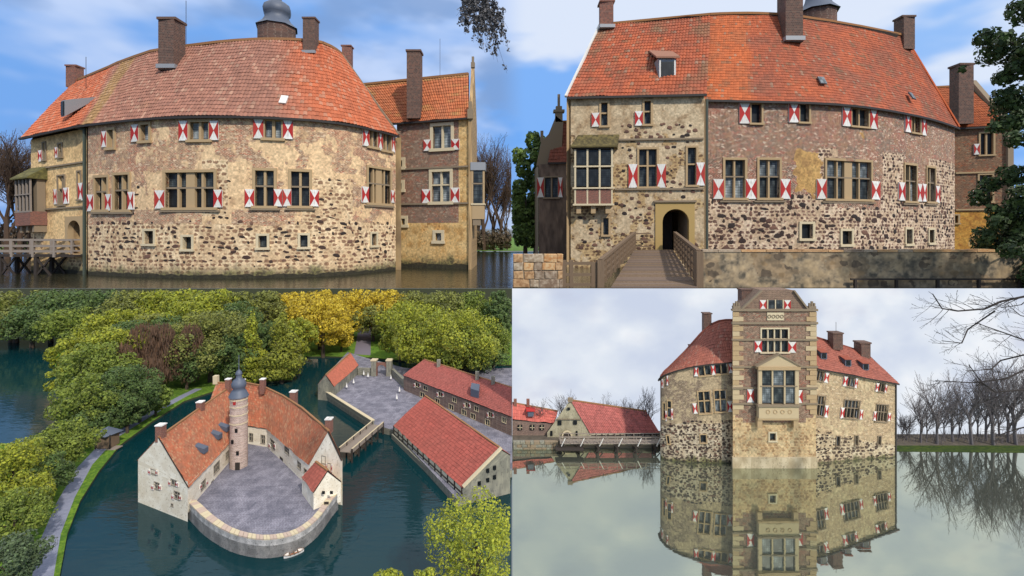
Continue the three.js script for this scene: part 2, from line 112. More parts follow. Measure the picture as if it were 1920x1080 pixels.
// a thing: a Group at its foot; parts are given in world metres and hang from it
function thing(name, label, category, foot = [0, 0, 0], group) {
  const o = new THREE.Group(); o.name = numbered(name); o.foot = vec(foot); o.position.copy(o.foot); scene.add(o);
  o.userData = { label, category }; if (group) o.userData.group = group;
  return o;
}
function structure(name, geometry, material) { const m = mesh(numbered(name), geometry, material, scene); m.userData.kind = 'structure'; return m; }
class Shape {                                                     // collects faces; flat normals
  constructor() { this.p = []; this.t = []; this.c = []; }
  tri(a, b, c, ua = [0, 0], ub = [0, 0], uc = [0, 0], col) { this.p.push(a.x, a.y, a.z, b.x, b.y, b.z, c.x, c.y, c.z); this.t.push(...ua, ...ub, ...uc); if (col) for (let i = 0; i < 3; i++) this.c.push(...col); return this; }
  quad(a, b, c, d, ua = [0, 0], ub = [1, 0], uc = [1, 1], ud = [0, 1], col) { return this.tri(a, b, c, ua, ub, uc, col).tri(a, c, d, ua, uc, ud, col); }
  hex(b, t) { const n = b.length; for (let i = 0; i < n; i++) { const j = (i + 1) % n; this.quad(b[i], b[j], t[j], t[i]); } const N = t[1].clone().sub(t[0]).cross(t[2].clone().sub(t[0])), flat = Math.abs(N.y) > Math.max(Math.abs(N.x), Math.abs(N.z)), side = Math.abs(N.x) > Math.abs(N.z), f = (p) => flat ? [p.x / 10, p.z / 10] : side ? [p.z / 10, p.y / 10] : [p.x / 10, p.y / 10]; for (let i = 1; i < n - 1; i++) { this.tri(t[0], t[i], t[i + 1], f(t[0]), f(t[i]), f(t[i + 1])); this.tri(b[0], b[i + 1], b[i], f(b[0]), f(b[i + 1]), f(b[i])); } return this; }
  beam(a, b, w, h = w, up = V(0, 1, 0)) {                          // a bar from a to b
    const d = b.clone().sub(a).normalize(); let s = d.clone().cross(up); if (s.lengthSq() < 1e-6) s = V(1, 0, 0); s.normalize().multiplyScalar(w / 2);
    const u = s.clone().cross(d).normalize().multiplyScalar(h / 2), q = (p) => [p.clone().sub(s).sub(u), p.clone().add(s).sub(u), p.clone().add(s).add(u), p.clone().sub(s).add(u)];
    return this.hex(q(a), q(b));
  }
  box(x, y, z, w, h, d) { const f = (yy) => [V(x - w / 2, yy, z + d / 2), V(x + w / 2, yy, z + d / 2), V(x + w / 2, yy, z - d / 2), V(x - w / 2, yy, z - d / 2)]; return this.hex(f(y), f(y + h)); }
  done() {
    const g = new THREE.BufferGeometry(); g.setAttribute('position', new THREE.Float32BufferAttribute(this.p, 3)); g.setAttribute('uv', new THREE.Float32BufferAttribute(this.t, 2));
    if (this.c.length) g.setAttribute('color', new THREE.Float32BufferAttribute(this.c, 3)); g.computeVertexNormals(); return g;
  }
}
const cube = new THREE.BoxGeometry(1, 1, 1);
function piece(name, geometry, material, parent, p, q, s) { const m = new THREE.Mesh(geometry, material); m.name = name; m.castShadow = m.receiveShadow = true; m.position.copy(p); if (q) m.quaternion.copy(q); if (s) m.scale.copy(s); parent.add(m); return m; }
function texture(W, Hh, fn, color = true) {
  const data = new Uint8Array(W * Hh * 4);
  for (let j = 0; j < Hh; j++) for (let i = 0; i < W; i++) { const c = fn((i + 0.5) / W, (j + 0.5) / Hh), o = (j * W + i) * 4; data[o] = clamp(c[0], 0, 255); data[o + 1] = clamp(c[1], 0, 255); data[o + 2] = clamp(c[2], 0, 255); data[o + 3] = 255; }
  const t = new THREE.DataTexture(data, W, Hh); t.magFilter = THREE.LinearFilter; t.minFilter = THREE.LinearFilter; t.wrapS = t.wrapT = THREE.RepeatWrapping; if (color) t.colorSpace = THREE.SRGBColorSpace; t.needsUpdate = true; return t;
}

// ---------------------------------------------------------------- walls measured by stations
function measure(T) { if (!T.u) { T.u = [0]; for (let i = 1; i < T.st.length; i++) T.u.push(T.u[i - 1] + Math.hypot(T.st[i][0] - T.st[i - 1][0], T.st[i][1] - T.st[i - 1][1])); } return T; }
function wallAt(T, u, v, out = 0) {
  measure(T); let i = 0; while (i < T.u.length - 2 && u > T.u[i + 1]) i++;
  const a = T.st[i], b = T.st[i + 1], t = (u - T.u[i]) / (T.u[i + 1] - T.u[i]), y0 = lerp(a[2], b[2], t), y1 = lerp(a[3], b[3], t);
  const dx = b[0] - a[0], dz = b[1] - a[1], l = Math.hypot(dx, dz);
  return V(lerp(a[0], b[0], t) - dz / l * out, lerp(y0, y1, v), lerp(a[1], b[1], t) + dx / l * out);
}
function wallFrame(T, u0, u1, v0, v1, out) {                       // centre, size and attitude of a patch of wall
  const um = (u0 + u1) / 2, vm = (v0 + v1) / 2, c = wallAt(T, um, vm), l = wallAt(T, u0, vm), r = wallAt(T, u1, vm), w = l.distanceTo(r), h = wallAt(T, um, v1).y - wallAt(T, um, v0).y;
  const x = r.clone().sub(l).normalize(); if (Math.abs(x.y) > 0.2) x.setY(0).normalize(); const z = V(-x.z, 0, x.x).normalize(), y = z.clone().cross(x).normalize(); z.copy(x).cross(y);
  return { c: l.add(r).multiplyScalar(0.5).addScaledVector(z, out), w, h, q: new THREE.Quaternion().setFromRotationMatrix(new THREE.Matrix4().makeBasis(x, y, z)), z };
}
function buildWall(name, T, material, parent, reveal, sink = 0) {
  measure(T); const L = T.u.at(-1), us = [...T.u], vs = [0, 1];
  for (const w of T.win) { us.push(w[0], w[1]); vs.push(w[2], w[3]); }
  const uniq = (a, e) => a.sort((p, q) => p - q).filter((x, i) => !i || x - a[i - 1] > e).filter((x) => x > -e);
  const U = uniq(us.map((x) => clamp(x, 0, L)), 1e-4), Vv = uniq(vs, 1e-5), s = new Shape();
  const hole = (u, v) => T.win.some((w) => u > w[0] && u < w[1] && v > w[2] && v < w[3]);
  for (let i = 0; i < U.length - 1; i++) for (let j = 0; j < Vv.length - 1; j++) {
    const u0 = U[i], u1 = U[i + 1], v0 = Vv[j], v1 = Vv[j + 1]; if (hole((u0 + u1) / 2, (v0 + v1) / 2)) continue;
    s.quad(wallAt(T, u0 + 1e-5, v0), wallAt(T, u1 - 1e-5, v0), wallAt(T, u1 - 1e-5, v1), wallAt(T, u0 + 1e-5, v1), [u0 / L, v0], [u1 / L, v0], [u1 / L, v1], [u0 / L, v1]);
  }
  for (const [u0, u1, v0, v1] of T.win) {                          // the cut sides of the openings
    const f = wallFrame(T, u0, u1, v0, v1, 0), back = f.z.clone().multiplyScalar(-reveal), k = [wallAt(T, u0, v0), wallAt(T, u1, v0), wallAt(T, u1, v1), wallAt(T, u0, v1)];
    for (let i = 0; i < 4; i++) { const a = k[i], b = k[(i + 1) % 4]; s.quad(a, b, b.clone().add(back), a.clone().add(back), [u0 / L, v0], [u1 / L, v0], [u1 / L, v0 + 0.01], [u0 / L, v0 + 0.01]); }
  }
  return mesh(name, s.done(), material, parent);
}
// windows: stone surround, mullions, transom and one pane for each light
function windows(T, parent, o) {
  for (const [u0, u1, v0, v1, nx, ny] of T.win) {
    if (!nx) continue;
    const f = wallFrame(T, u0, u1, v0, v1, 0), g = new THREE.Group(); g.name = 'window'; g.position.copy(f.c).sub(parent.foot); g.quaternion.copy(f.q); parent.add(g);
    const { w, h } = f, b = o.bar, dp = o.depth, at = (x, y, z, sx, sy, sz, n, m) => piece(n, cube, m, g, V(x, y, z), null, V(sx, sy, sz));
    const fw = o.surround ?? b;
    at(0, h / 2 + fw / 2, -dp * 0.2, w + 2 * fw, fw, dp, 'lintel', o.stone); at(0, -h / 2 - fw / 2, -dp * 0.1, w + 2.6 * fw, fw, dp * 1.25, 'sill', o.stone);
    at(-w / 2 - fw / 2, 0, -dp * 0.22, fw, h, dp, 'jamb', o.stone); at(w / 2 + fw / 2, 0, -dp * 0.22, fw, h, dp, 'jamb', o.stone);
    for (let i = 1; i < nx; i++) at(-w / 2 + w * i / nx, 0, -dp * 0.45, nx === 4 && i === 2 ? b * (o.middle ?? 1) : b, h, dp * 0.7, 'mullion', o.stone);
    if (ny > 1) at(0, h * 0.06, -dp * 0.42, w, b * 0.8, dp * 0.66, 'transom', o.bars ?? o.stone);
    const mats = o.glass;
    for (let i = 0; i < nx; i++) for (let j = 0; j < ny; j++) {
      const y0 = ny > 1 && j ? 0.06 * h : -h / 2, y1 = ny > 1 && !j ? 0.06 * h : h / 2;
      at(-w / 2 + w * (i + 0.5) / nx, (y0 + y1) / 2, -dp * 0.86, w / nx, y1 - y0, dp * 0.06, 'pane', mats[(i * 3 + j * 5 + Math.round(u0 * 7)) % mats.length]);
    }
  }
}
const redWedge = new Shape().hex([V(-0.5, -0.5, 0), V(0, 0, 0), V(-0.5, 0.5, 0)], [V(-0.5, -0.5, 1), V(0, 0, 1), V(-0.5, 0.5, 1)]).done();
for (let i = 0; i < redWedge.attributes.uv.count; i++) redWedge.attributes.uv.setXY(i, redWedge.attributes.position.getX(i) + 0.5, redWedge.attributes.position.getY(i) + 0.5);
const worn = (a, b, seed) => texture(64, 128, (u, v) => { const n = fbm(u * 9, v * 5, seed + 0.5, 4), f = fbm(u * 50, v * 14, seed + 3.5, 2), plank = (u * 4) % 1 < 0.07 ? 0.86 : 1; return mix(a, b, step(0.45, 0.75, n * 0.6 + f * 0.4)).map((c) => c * plank); });
const paint = [0, 1, 2, 3].map((k) => std(0xffffff, 0.8, { map: worn([238 - 8 * k, 235 - 8 * k, 228 - 9 * k], [196, 190, 180], 31 + k) })), reds = [0, 1, 2, 3].map((k) => std(0xffffff, 0.8, { map: worn([176 + 8 * (k % 2), 32 + 7 * k, 32 + 4 * k], [140, 56, 48], 41 + k) }));
function shutters(T, parent, thick, white = 0, red = 0) {
  let count = Math.round(T.shut.length * 3 + thick * 10);
  for (const [u0, u1, v0, v1] of T.shut) {
    white = (count * 7) % 3; red = count++ % 4;
    const f = wallFrame(T, u0, u1, v0, v1, thick * 0.7), g = new THREE.Group(); g.name = 'shutter'; g.position.copy(f.c).sub(parent.foot); g.quaternion.copy(f.q); parent.add(g);
    piece('board', cube, paint[white], g, V(0, 0, 0), null, V(f.w, f.h, thick));
    piece('red_wedge', redWedge, reds[red], g, V(0, 0, thick * 0.5), null, V(f.w, f.h, thick * 0.12));
    piece('red_wedge', redWedge, reds[red], g, V(0, 0, thick * 0.5 + thick * 0.12), new THREE.Quaternion().setFromAxisAngle(V(0, 1, 0), Math.PI), V(f.w, f.h, thick * 0.12));
  }
}
// field stones standing proud of the mortar
const stoneForms = [0, 1, 2, 3, 4].map((k) => { const R = rng(50 + k), n = 9, s = new Shape(), ring = []; for (let i = 0; i < n; i++) { const a = i / n * 2 * Math.PI, r = 0.38 + 0.16 * R(); ring.push([Math.cos(a) * r, Math.sin(a) * r * 1.05]); }
  const top = V(0.05, 0.03, 1); for (let i = 0; i < n; i++) { const a = ring[i], b = ring[(i + 1) % n], o = (p, f, z) => V(p[0] * f, p[1] * f, z); s.quad(o(a, 1, -0.4), o(b, 1, -0.4), o(b, 0.82, 0.75), o(a, 0.82, 0.75)); s.tri(o(a, 0.82, 0.75), o(b, 0.82, 0.75), top); } return s.done(); });
const stoneMats = [[52, 38, 32], [68, 48, 40], [46, 36, 32], [92, 66, 54], [116, 84, 68]].map((c) => std(srgb(...c), 0.85));
function fieldStones(T, parent, wall, seed, o) {
  const R = rng(seed), L = measure(T).u.at(-1), list = [];
  for (let v = o.v0; v < o.v1; v += o.rise * (0.8 + 0.4 * R())) {
    for (let u = o.w * R(); u < L - o.w * 0.5; u += o.w * (0.75 + 0.9 * R())) {
      const k = o.where(u / L, v, R()); if (!k) continue;
      const w = o.w * (0.3 + 1.05 * R() ** 1.7) * k, h = o.h * (0.4 + 0.8 * R()) * k, hv = h / (T.st[0][3] - T.st[0][2]);
      if (T.win.some((q) => u > q[0] - w * 0.5 - o.gap && u < q[1] + w * 0.5 + o.gap && v > q[2] - hv - o.gap * 0.02 && v < q[3] + hv + o.gap * 0.02)) { R(); continue; }
      const vv = v + (R() - 0.5) * o.rise * 0.5; if (vv > o.v1 || u - w < 0 || u + w > L) continue;
      const c = wallAt(T, u, vv), f = wallFrame(T, u - w / 2, u + w / 2, vv, vv + 0.001, 0);
      list.push({ p: c, q: f.q.clone().multiply(new THREE.Quaternion().setFromAxisAngle(V(0, 0, 1), (R() - 0.5) * 0.5)), s: V(w, h, o.proud * (0.6 + 0.8 * R())), k: (R() * 5) | 0, m: (R() ** 1.5 * (o.tones ?? 5)) | 0, a: w * h });
    }
  }
  list.sort((a, b) => b.a - a.a);
  list.slice(0, 300).forEach((x) => piece('stone', stoneForms[x.k], stoneMats[x.m], parent, x.p.clone().sub(parent.foot), x.q, x.s));
  const rest = list.slice(300);
  if (rest.length) { const g = mergeGeometries(rest.map((x) => stoneForms[x.k].clone().applyMatrix4(new THREE.Matrix4().compose(x.p, x.q, x.s)))); const m = mesh('small_stones', g, stoneMats[0], parent); m.userData.kind = 'stuff'; }
}
// tiled roof between an eave line and a ridge line: courses lap over one another, pantiles roll
function tiledRoof(name, E, R, parent, o) {
  const cum = [0]; for (let i = 1; i < E.length; i++) cum.push(cum[i - 1] + Math.max(E[i].distanceTo(E[i - 1]), R[i].distanceTo(R[i - 1]))); const L = cum.at(-1);
  const on = (line, u) => { let i = 0; while (i < cum.length - 2 && u > cum[i + 1]) i++; return line[i].clone().lerp(line[i + 1], (u - cum[i]) / (cum[i + 1] - cum[i])); };
  const slope = E[E.length >> 1].distanceTo(R[E.length >> 1]), n = Math.round(L / o.w), m = Math.round(slope / o.h), per = o.roll ? 4 : 1, cols = n * per, s = new Shape();
  const eave = [], rid = [], nor = [];
  for (let i = 0; i <= cols; i++) { const u = L * i / cols, a = on(E, u), b = on(R, u), a2 = on(E, Math.min(u + L * 0.01, L)).sub(on(E, Math.max(u - L * 0.01, 0))); eave.push(a); rid.push(b); nor.push(a2.cross(b.clone().sub(a)).normalize()); }
  const wave = (i) => o.roll ? [0, 0.7, 1, 0.35][i % 4] * o.roll : 0, tone = rng(o.seed);
  for (let j = 0; j < m; j++) {
    const t0 = j / m, t1 = (j + 1.08) / m; let col;
    for (let i = 0; i < cols; i++) {
      if (i % per === 0) { const x = (i + 0.5) / cols, y = (j + 0.5) / m, k = 0.82 + 0.36 * tone(); col = o.color(x, y, tone, i / per, j).map((c) => c * k); }
      const pt = (q, t, lift) => { const w = q / per, sag = (noise(w * 0.11, t * m * 0.16, o.seed) - 0.5) * o.lap * 3.2 + (noise(Math.floor(w) * 0.71, j * 0.83, o.seed + 5) - 0.5) * o.lap * 0.7, sl = (noise(w * 0.3, j * 0.5, o.seed + 9) - 0.5) * 0.35 / m; return eave[q].clone().lerp(rid[q], clamp(t + sl, j ? 0 : -0.02, 1)).addScaledVector(nor[q], wave(q) + lift + sag); };
      s.quad(pt(i, t0, o.lap), pt(i + 1, t0, o.lap), pt(i + 1, t1, 0), pt(i, t1, 0), undefined, undefined, undefined, undefined, col);
      s.quad(pt(i, t0, -o.lap * 0.3), pt(i + 1, t0, -o.lap * 0.3), pt(i + 1, t0, o.lap), pt(i, t0, o.lap), undefined, undefined, undefined, undefined, col);
    }
  }
  const roof = mesh(name, s.done(), roofMat, parent);
  // boarded underside and fascia
  const u = new Shape(), dn = (p, k) => p.clone().addScaledVector(nor[k], -o.thick);
  for (let i = 0; i < cols; i += per) { const k = Math.min(i + per, cols); u.quad(dn(eave[i], i), dn(eave[k], k), dn(rid[k], k), dn(rid[i], i)); u.quad(eave[i], eave[k], dn(eave[k], k), dn(eave[i], i)); }
  u.quad(eave[0], dn(eave[0], 0), dn(rid[0], 0), rid[0]); u.quad(eave[cols], rid[cols], dn(rid[cols], cols), dn(eave[cols], cols));
  mesh('roof_boarding', u.done(), darkWood, parent);
  if (o.eave_shade) { const g = new Shape(), k = o.eave_shade, at = (q) => eave[q].clone().addScaledVector(nor[q].clone().setY(0).normalize(), k * 0.25).setY(eave[q].y - k * 0.45); for (let i = 0; i < cols; i += per) g.beam(at(i), at(Math.min(i + per, cols)), k * 0.8, k); mesh('eave_shade', g.done(), eaveShadeMat, parent); }  // dark beam below the eave, added as painted overhang shade
  if (o.ridge) { const g = new Shape(); for (let i = 0; i < cols; i += per) { const k = Math.min(i + per, cols); g.beam(rid[i].clone().setY(rid[i].y + o.ridge * 0.2), rid[k].clone().setY(rid[k].y + o.ridge * 0.2), o.ridge * 1.4, o.ridge); } mesh('ridge', g.done(), o.ridgeMat ?? ridgeTile, parent); }
  return roof;
}
const eaveShadeMat = std(srgb(44, 38, 34), 0.7), roofMat = std(0xffffff, 0.85, { vertexColors: true }), darkWood = std(srgb(48, 38, 30), 0.9), ridgeTile = std(srgb(150, 108, 70), 0.9);
const brickTex = (seed, base, dark, mortar, nx, ny) => texture(256, 512, (u, v) => { const row = Math.floor(v * ny), x = u * nx + (row & 1) * 0.5 + 0.12 * hash3(row, 7, seed), bx = x - Math.floor(x), by = v * ny - row, k = hash3(Math.floor(x) % nx, row, seed); if (bx < 0.08 || by < 0.17) return mortar; const c = mix(base, dark, k), n = 0.86 + 0.28 * fbm(u * 40, v * 40, seed + 0.5, 3); return c.map((q) => q * n); });
const brickRed = std(0xffffff, 0.9, { map: brickTex(3, [146, 84, 66], [96, 58, 50], [150, 132, 116], 9, 40) }), brickDark = std(0xffffff, 0.9, { map: brickTex(5, [112, 78, 64], [72, 54, 48], [128, 112, 98], 9, 40) });
const lead = std(srgb(150, 152, 154), 0.6, { metalness: 0.3 });
function chimneys(list, parent, mats, leadAt = []) {
  list.forEach(([x, y1, z, w, y0], i) => {
    const s = new Shape(), h = y1 - y0, d = w * 0.9, k = h / w / 4;
    const side = (a, b) => s.quad(a.clone().setY(y0), b.clone().setY(y0), b.clone().setY(y1 - w * 0.1), a.clone().setY(y1 - w * 0.1), [0, 0], [1, 0], [1, k], [0, k]);
    const c = [V(x - w / 2, 0, z + d / 2), V(x + w / 2, 0, z + d / 2), V(x + w / 2, 0, z - d / 2), V(x - w / 2, 0, z - d / 2)].map((p) => p.sub(V(x, 0, z)).applyAxisAngle(V(0, 1, 0), (i % 3 - 1) * 0.12).add(V(x, 0, z)));
    for (let j = 0; j < 4; j++) side(c[j], c[(j + 1) % 4]);
    const m = mesh('chimney', s.done(), mats[i % mats.length], parent), ch = m.position.clone();
    const cap = new Shape(); cap.box(x, y1 - w * 0.14, z, w * 1.14, w * 0.14, d * 1.14); mesh('chimney_cap', cap.done(), mats[i % mats.length], parent);
    if (leadAt.includes(i)) { const f = new Shape(); f.box(x, y0 + h * 0.02, z + w * 0.08, w * 1.12, w * 0.24, d * 1.12); mesh('lead_flashing', f.done(), lead, parent); }
  });
}
// a gabled block: near eave a→b, ridge c→d above them; k shortens the far slope
function gabled(parent, [a, b, c, d], y0, o) {
  const k = o.k ?? 1, far = (r, e) => r.clone().add(r.clone().sub(e).setY(0).multiplyScalar(k)).setY(r.y - k * (r.y - e.y)), A = far(c, a), B = far(d, b), wm = o.wall;
  if (!o.noNear) { const w = a.distanceTo(b) / 8; mesh('wall', new Shape().quad(a.clone().setY(y0), b.clone().setY(y0), b, a, [0, 0], [w, 0], [w, 0.5], [0, 0.5]).done(), wm, parent); }
  const gable = (p, r, q) => { const g = new Shape(), L = p.distanceTo(q); g.quad(p.clone().setY(y0), q.clone().setY(y0), q, p, [0, 0], [L / 8, 0], [L / 8, 0.5], [0, 0.5]); g.tri(p, q, r, [0, 0.5], [L / 8, 0.5], [L / 16, 1]); return mesh('gable_wall', g.done(), o.gable ?? wm, parent); };
  if (!o.noFrontGable) gable(A, c, a); gable(b, d, B);
  { const f = new Shape(); f.quad(B.clone().setY(y0), A.clone().setY(y0), A, B); mesh('wall', f.done(), wm, parent); }
  const out = (p, r, t) => p.clone().add(p.clone().sub(r).multiplyScalar(t)), R = { ...o.roof };
  tiledRoof('roof', [out(a, c, o.over ?? 0.04), out(b, d, o.over ?? 0.04)], [c, d], parent, R);
  tiledRoof('roof', [out(B, d, 0.04), out(A, c, 0.04)], [d, c], parent, { ...R, ridge: 0 });
  return { A, B };
}

// ---------------------------------------------------------------- surfaces of the facades
function facadeTexture(W, Hh, o) {
  const { L, T, bw, bh } = o;                                       // metres wide and tall, brick size
  return texture(W, Hh, (a, b) => {
    const wx = fbm(a * L / (bw * 6), b * T / (bw * 6), o.seed + 20.5, 2) - 0.5, x = a * L, y = b * T + wx * bh * 1.6;
    const n = fbm(x / o.patch, y / o.patch * 1.3, o.seed + 0.5, 5), fine = fbm(x * 1.9 / bw, y * 1.9 / bw, o.seed + 9.5, 2), mid = fbm(x / (o.patch * 0.2), y / (o.patch * 0.2), o.seed + 3.5, 4), streak = fbm(x / (o.patch * 0.12), y / (o.patch * 0.7), o.seed + 6.5, 3);
    let c = mix(o.plaster[0], o.plaster[1], step(0.3, 0.7, n * 0.4 + mid * 0.6)); c = mix(c, o.stain, step(0.52, 0.74, mid) * 0.6 + step(0.6, 0.8, streak) * 0.25);
    const kind = o.kind(a, b, n, mid);                              // 0 plaster, 1 brick, 2 rubble
    if (kind === 1) {
      const row = Math.floor(y / bh), px = x / bw + (row & 1) * 0.5 + hash3(row, 3, o.seed) * 0.4, fx = px - Math.floor(px), fy = y / bh - row, k = hash3(Math.floor(px), row, o.seed);
      let q = mix(o.brick[0], o.brick[1], clamp(k * 0.6 + (step(0.35, 0.65, mid) - 0.3) * 0.6)); const red = step(0.55, 0.66, fbm(x / (o.patch * 0.5), y / (o.patch * 0.3), o.seed + 31.5, 3)); q = mix(q, o.brick[2] ?? q, red * 0.35); if (k > 0.86) q = mix(q, o.brick[2] ?? o.brick[1], 0.75); if (k < 0.09) q = mix(q, o.mortar, 0.7);
      if (fx < 0.14 || fy < 0.26) q = mix(q, o.mortar, 0.85);
      c = mix(q, o.smear ?? c, clamp(step(0.54, 0.7, fbm(x / (o.patch * 0.09), y / (o.patch * 0.09), o.seed + 13.5, 3)) * 0.75 + step(0.55, 0.7, streak) * 0.3));
    } else if (kind === 2) {
      const cx = x / (bw * 1.9), cy = y / (bh * 3), iy = Math.floor(cy), ix = Math.floor(cx + (iy & 1) * 0.5 + hash3(iy, 1, o.seed)), k = hash3(ix, iy, o.seed + 2), dx = cx + (iy & 1) * 0.5 + hash3(iy, 1, o.seed) - ix - 0.5 + (k - 0.5) * 0.3, dy = cy - iy - 0.5;
      c = mix(o.rubble[0], o.rubble[1], step(0.3, 0.7, mid)); if (Math.hypot(dx, dy) + (fine - 0.5) * 0.45 < 0.16 + k * 0.3) c = mix(c, k > 0.55 ? o.rubble[2] : k > 0.25 ? o.rubble[3] : o.rubble[1], 0.8);
    }
    const g = 0.74 + 0.52 * fine, m = o.moss ? step(o.moss, 0.02, b + (mid - 0.5) * 0.16) : 0; c = mix(c, fine > 0.5 ? [86, 84, 48] : [64, 60, 40], m * 0.85); if (o.moss && b < o.moss * 0.42 + (mid - 0.5) * 0.05) c = mix(c, [38, 36, 26], 0.8);
    return c.map((q) => q * g);
  });
}
// ---------------------------------------------------------------- ground and water
const sheet = (x0, x1, z0, z1, y, n = 1) => { const s = new Shape(); for (let i = 0; i < n; i++) for (let j = 0; j < n; j++) { const a = lerp(x0, x1, i / n), b = lerp(x0, x1, (i + 1) / n), c = lerp(z0, z1, j / n), d = lerp(z0, z1, (j + 1) / n); s.quad(V(a, y, c), V(b, y, c), V(b, y, d), V(a, y, d), [a / 20, c / 20], [b / 20, c / 20], [b / 20, d / 20], [a / 20, d / 20]); } return s.done(); };
const ripple = texture(512, 512, (u, v) => { const n = 255 * fbm(u * 9, v * 30, 4.5, 4); return [n, n, n]; }, false);
const bottomTerrace = 14.5;
structure('moat_water', sheet(-620, 700, -207.5, -545, bottomTerrace), new THREE.MeshPhysicalMaterial({ color: rgb(0.035, 0.033, 0.018), roughness: 0.06, ior: 1.45, bumpMap: ripple, bumpScale: 0.12 }));
structure('embankment', new Shape().quad(V(-620, -1, -207.6), V(700, -1, -207.6), V(700, bottomTerrace - 0.1, -207.6), V(-620, bottomTerrace - 0.1, -207.6)).done(), std(rgb(0.05, 0.055, 0.03), 1));
const grassTex = texture(512, 512, (u, v) => { const n = fbm(u * 40, v * 40, 2.5, 4), m = fbm(u * 6, v * 6, 7.5, 3); return mix([64, 100, 16], [116, 144, 34], step(0.3, 0.7, n * 0.7 + m * 0.3)); });
structure('lower_field', sheet(150.5, 520, -20, -207.4, -0.2), std(srgb(70, 78, 36), 1));
const grass = std(0xffffff, 1, { map: grassTex });
structure('meadow', sheet(-900, 1000, -540, -1500, bottomTerrace + 1.2), grass);
structure('castle_water', sheet(-320, -0.06, -20, -207.4, 0), new THREE.MeshPhysicalMaterial({ color: rgb(0.003, 0.03, 0.036), roughness: 0.06, ior: 1.34, bumpMap: ripple, bumpScale: 0.02 }));
structure('lake_water', sheet(0.06, 150, -20, -93.3, 0), new THREE.MeshPhysicalMaterial({ color: rgb(0.48, 0.52, 0.42), metalness: 0.92, roughness: 0.02, bumpMap: ripple, bumpScale: 0.003 }));
{ // overcast sky hung behind the lake
  const t = texture(512, 256, (u, v) => { const n = fbm(u * 9, v * 3 + 2, 3.5, 5), m = fbm(u * 14 + 4, v * 6, 8.5, 5); let c = mix([202, 212, 232], [226, 233, 243], step(0.3, 0.65, n)); c = mix(c, [250, 251, 253], step(0.5, 0.75, m * 0.4 + n * 0.6)); return mix(c, [194, 200, 220], step(0.52, 0.8, m) * 0.45); });
  structure('sky', new Shape().quad(V(0.02, 0, -93.4), V(150, 0, -93.4), V(150, 28.5, -93.4), V(0.02, 28.5, -93.4), [0, 0], [1.3, 0], [1.3, 1], [0, 1]).done(), new THREE.MeshStandardMaterial({ color: 0x000000, roughness: 1, emissive: 0xffffff, emissiveMap: t, emissiveIntensity: 0.9, side: THREE.DoubleSide }));
}

// ---------------------------------------------------------------- shared materials of the castles
const sand = std(srgb(176, 150, 112), 0.92), sandDark = std(srgb(136, 120, 98), 0.92), sandPale = std(srgb(206, 190, 156), 0.92), iron = std(srgb(60, 56, 54), 0.7);
const paneTex = (c0, c1, lead_) => texture(64, 128, (u, v) => { const gx = (u * 5) % 1, gy = (v * 8) % 1, k = fbm(u * 3, v * 4, 5.5, 3); return gx < 0.12 || gy < 0.1 ? lead_ : mix(c0, c1, step(0.3, 0.7, k)); });
const glassA = [[[28, 34, 38], [52, 60, 62], [18, 18, 18]], [[36, 44, 48], [84, 92, 92], [26, 26, 26]], [[20, 24, 26], [40, 44, 46], [14, 14, 14]]].map(([a, b, l]) => new THREE.MeshPhysicalMaterial({ map: paneTex(a, b, l), roughness: 0.42, specularIntensity: 0.7, side: THREE.DoubleSide }));
const glassPale = [[[110, 120, 122], [176, 184, 184], [70, 72, 72]], [[84, 92, 96], [150, 158, 160], [52, 54, 54]]].map(([a, b, l]) => new THREE.MeshPhysicalMaterial({ map: paneTex(a, b, l), roughness: 0.45, specularIntensity: 0.6, side: THREE.DoubleSide }));
const timber = std(0xffffff, 0.9, { map: texture(128, 256, (u, v) => { const n = fbm(u * 30, v * 4, 6.5, 4); return mix([92, 74, 56], [138, 116, 92], n); }) }), timberDark = std(srgb(52, 44, 38), 0.9), timberGrey = std(srgb(140, 128, 116), 0.9);
const rubbleTex = (a, b, seed) => texture(256, 256, (u, v) => { const n = fbm(u * 7, v * 7, seed + 0.5, 5); return mix(a, b, step(0.3, 0.7, n)); });
const roughSand = std(0xffffff, 0.95, { map: rubbleTex([196, 164, 116], [136, 112, 82], 33) });
const slate = std(srgb(86, 94, 108), 0.55);
const loop = (T) => measure(T).u.at(-1);

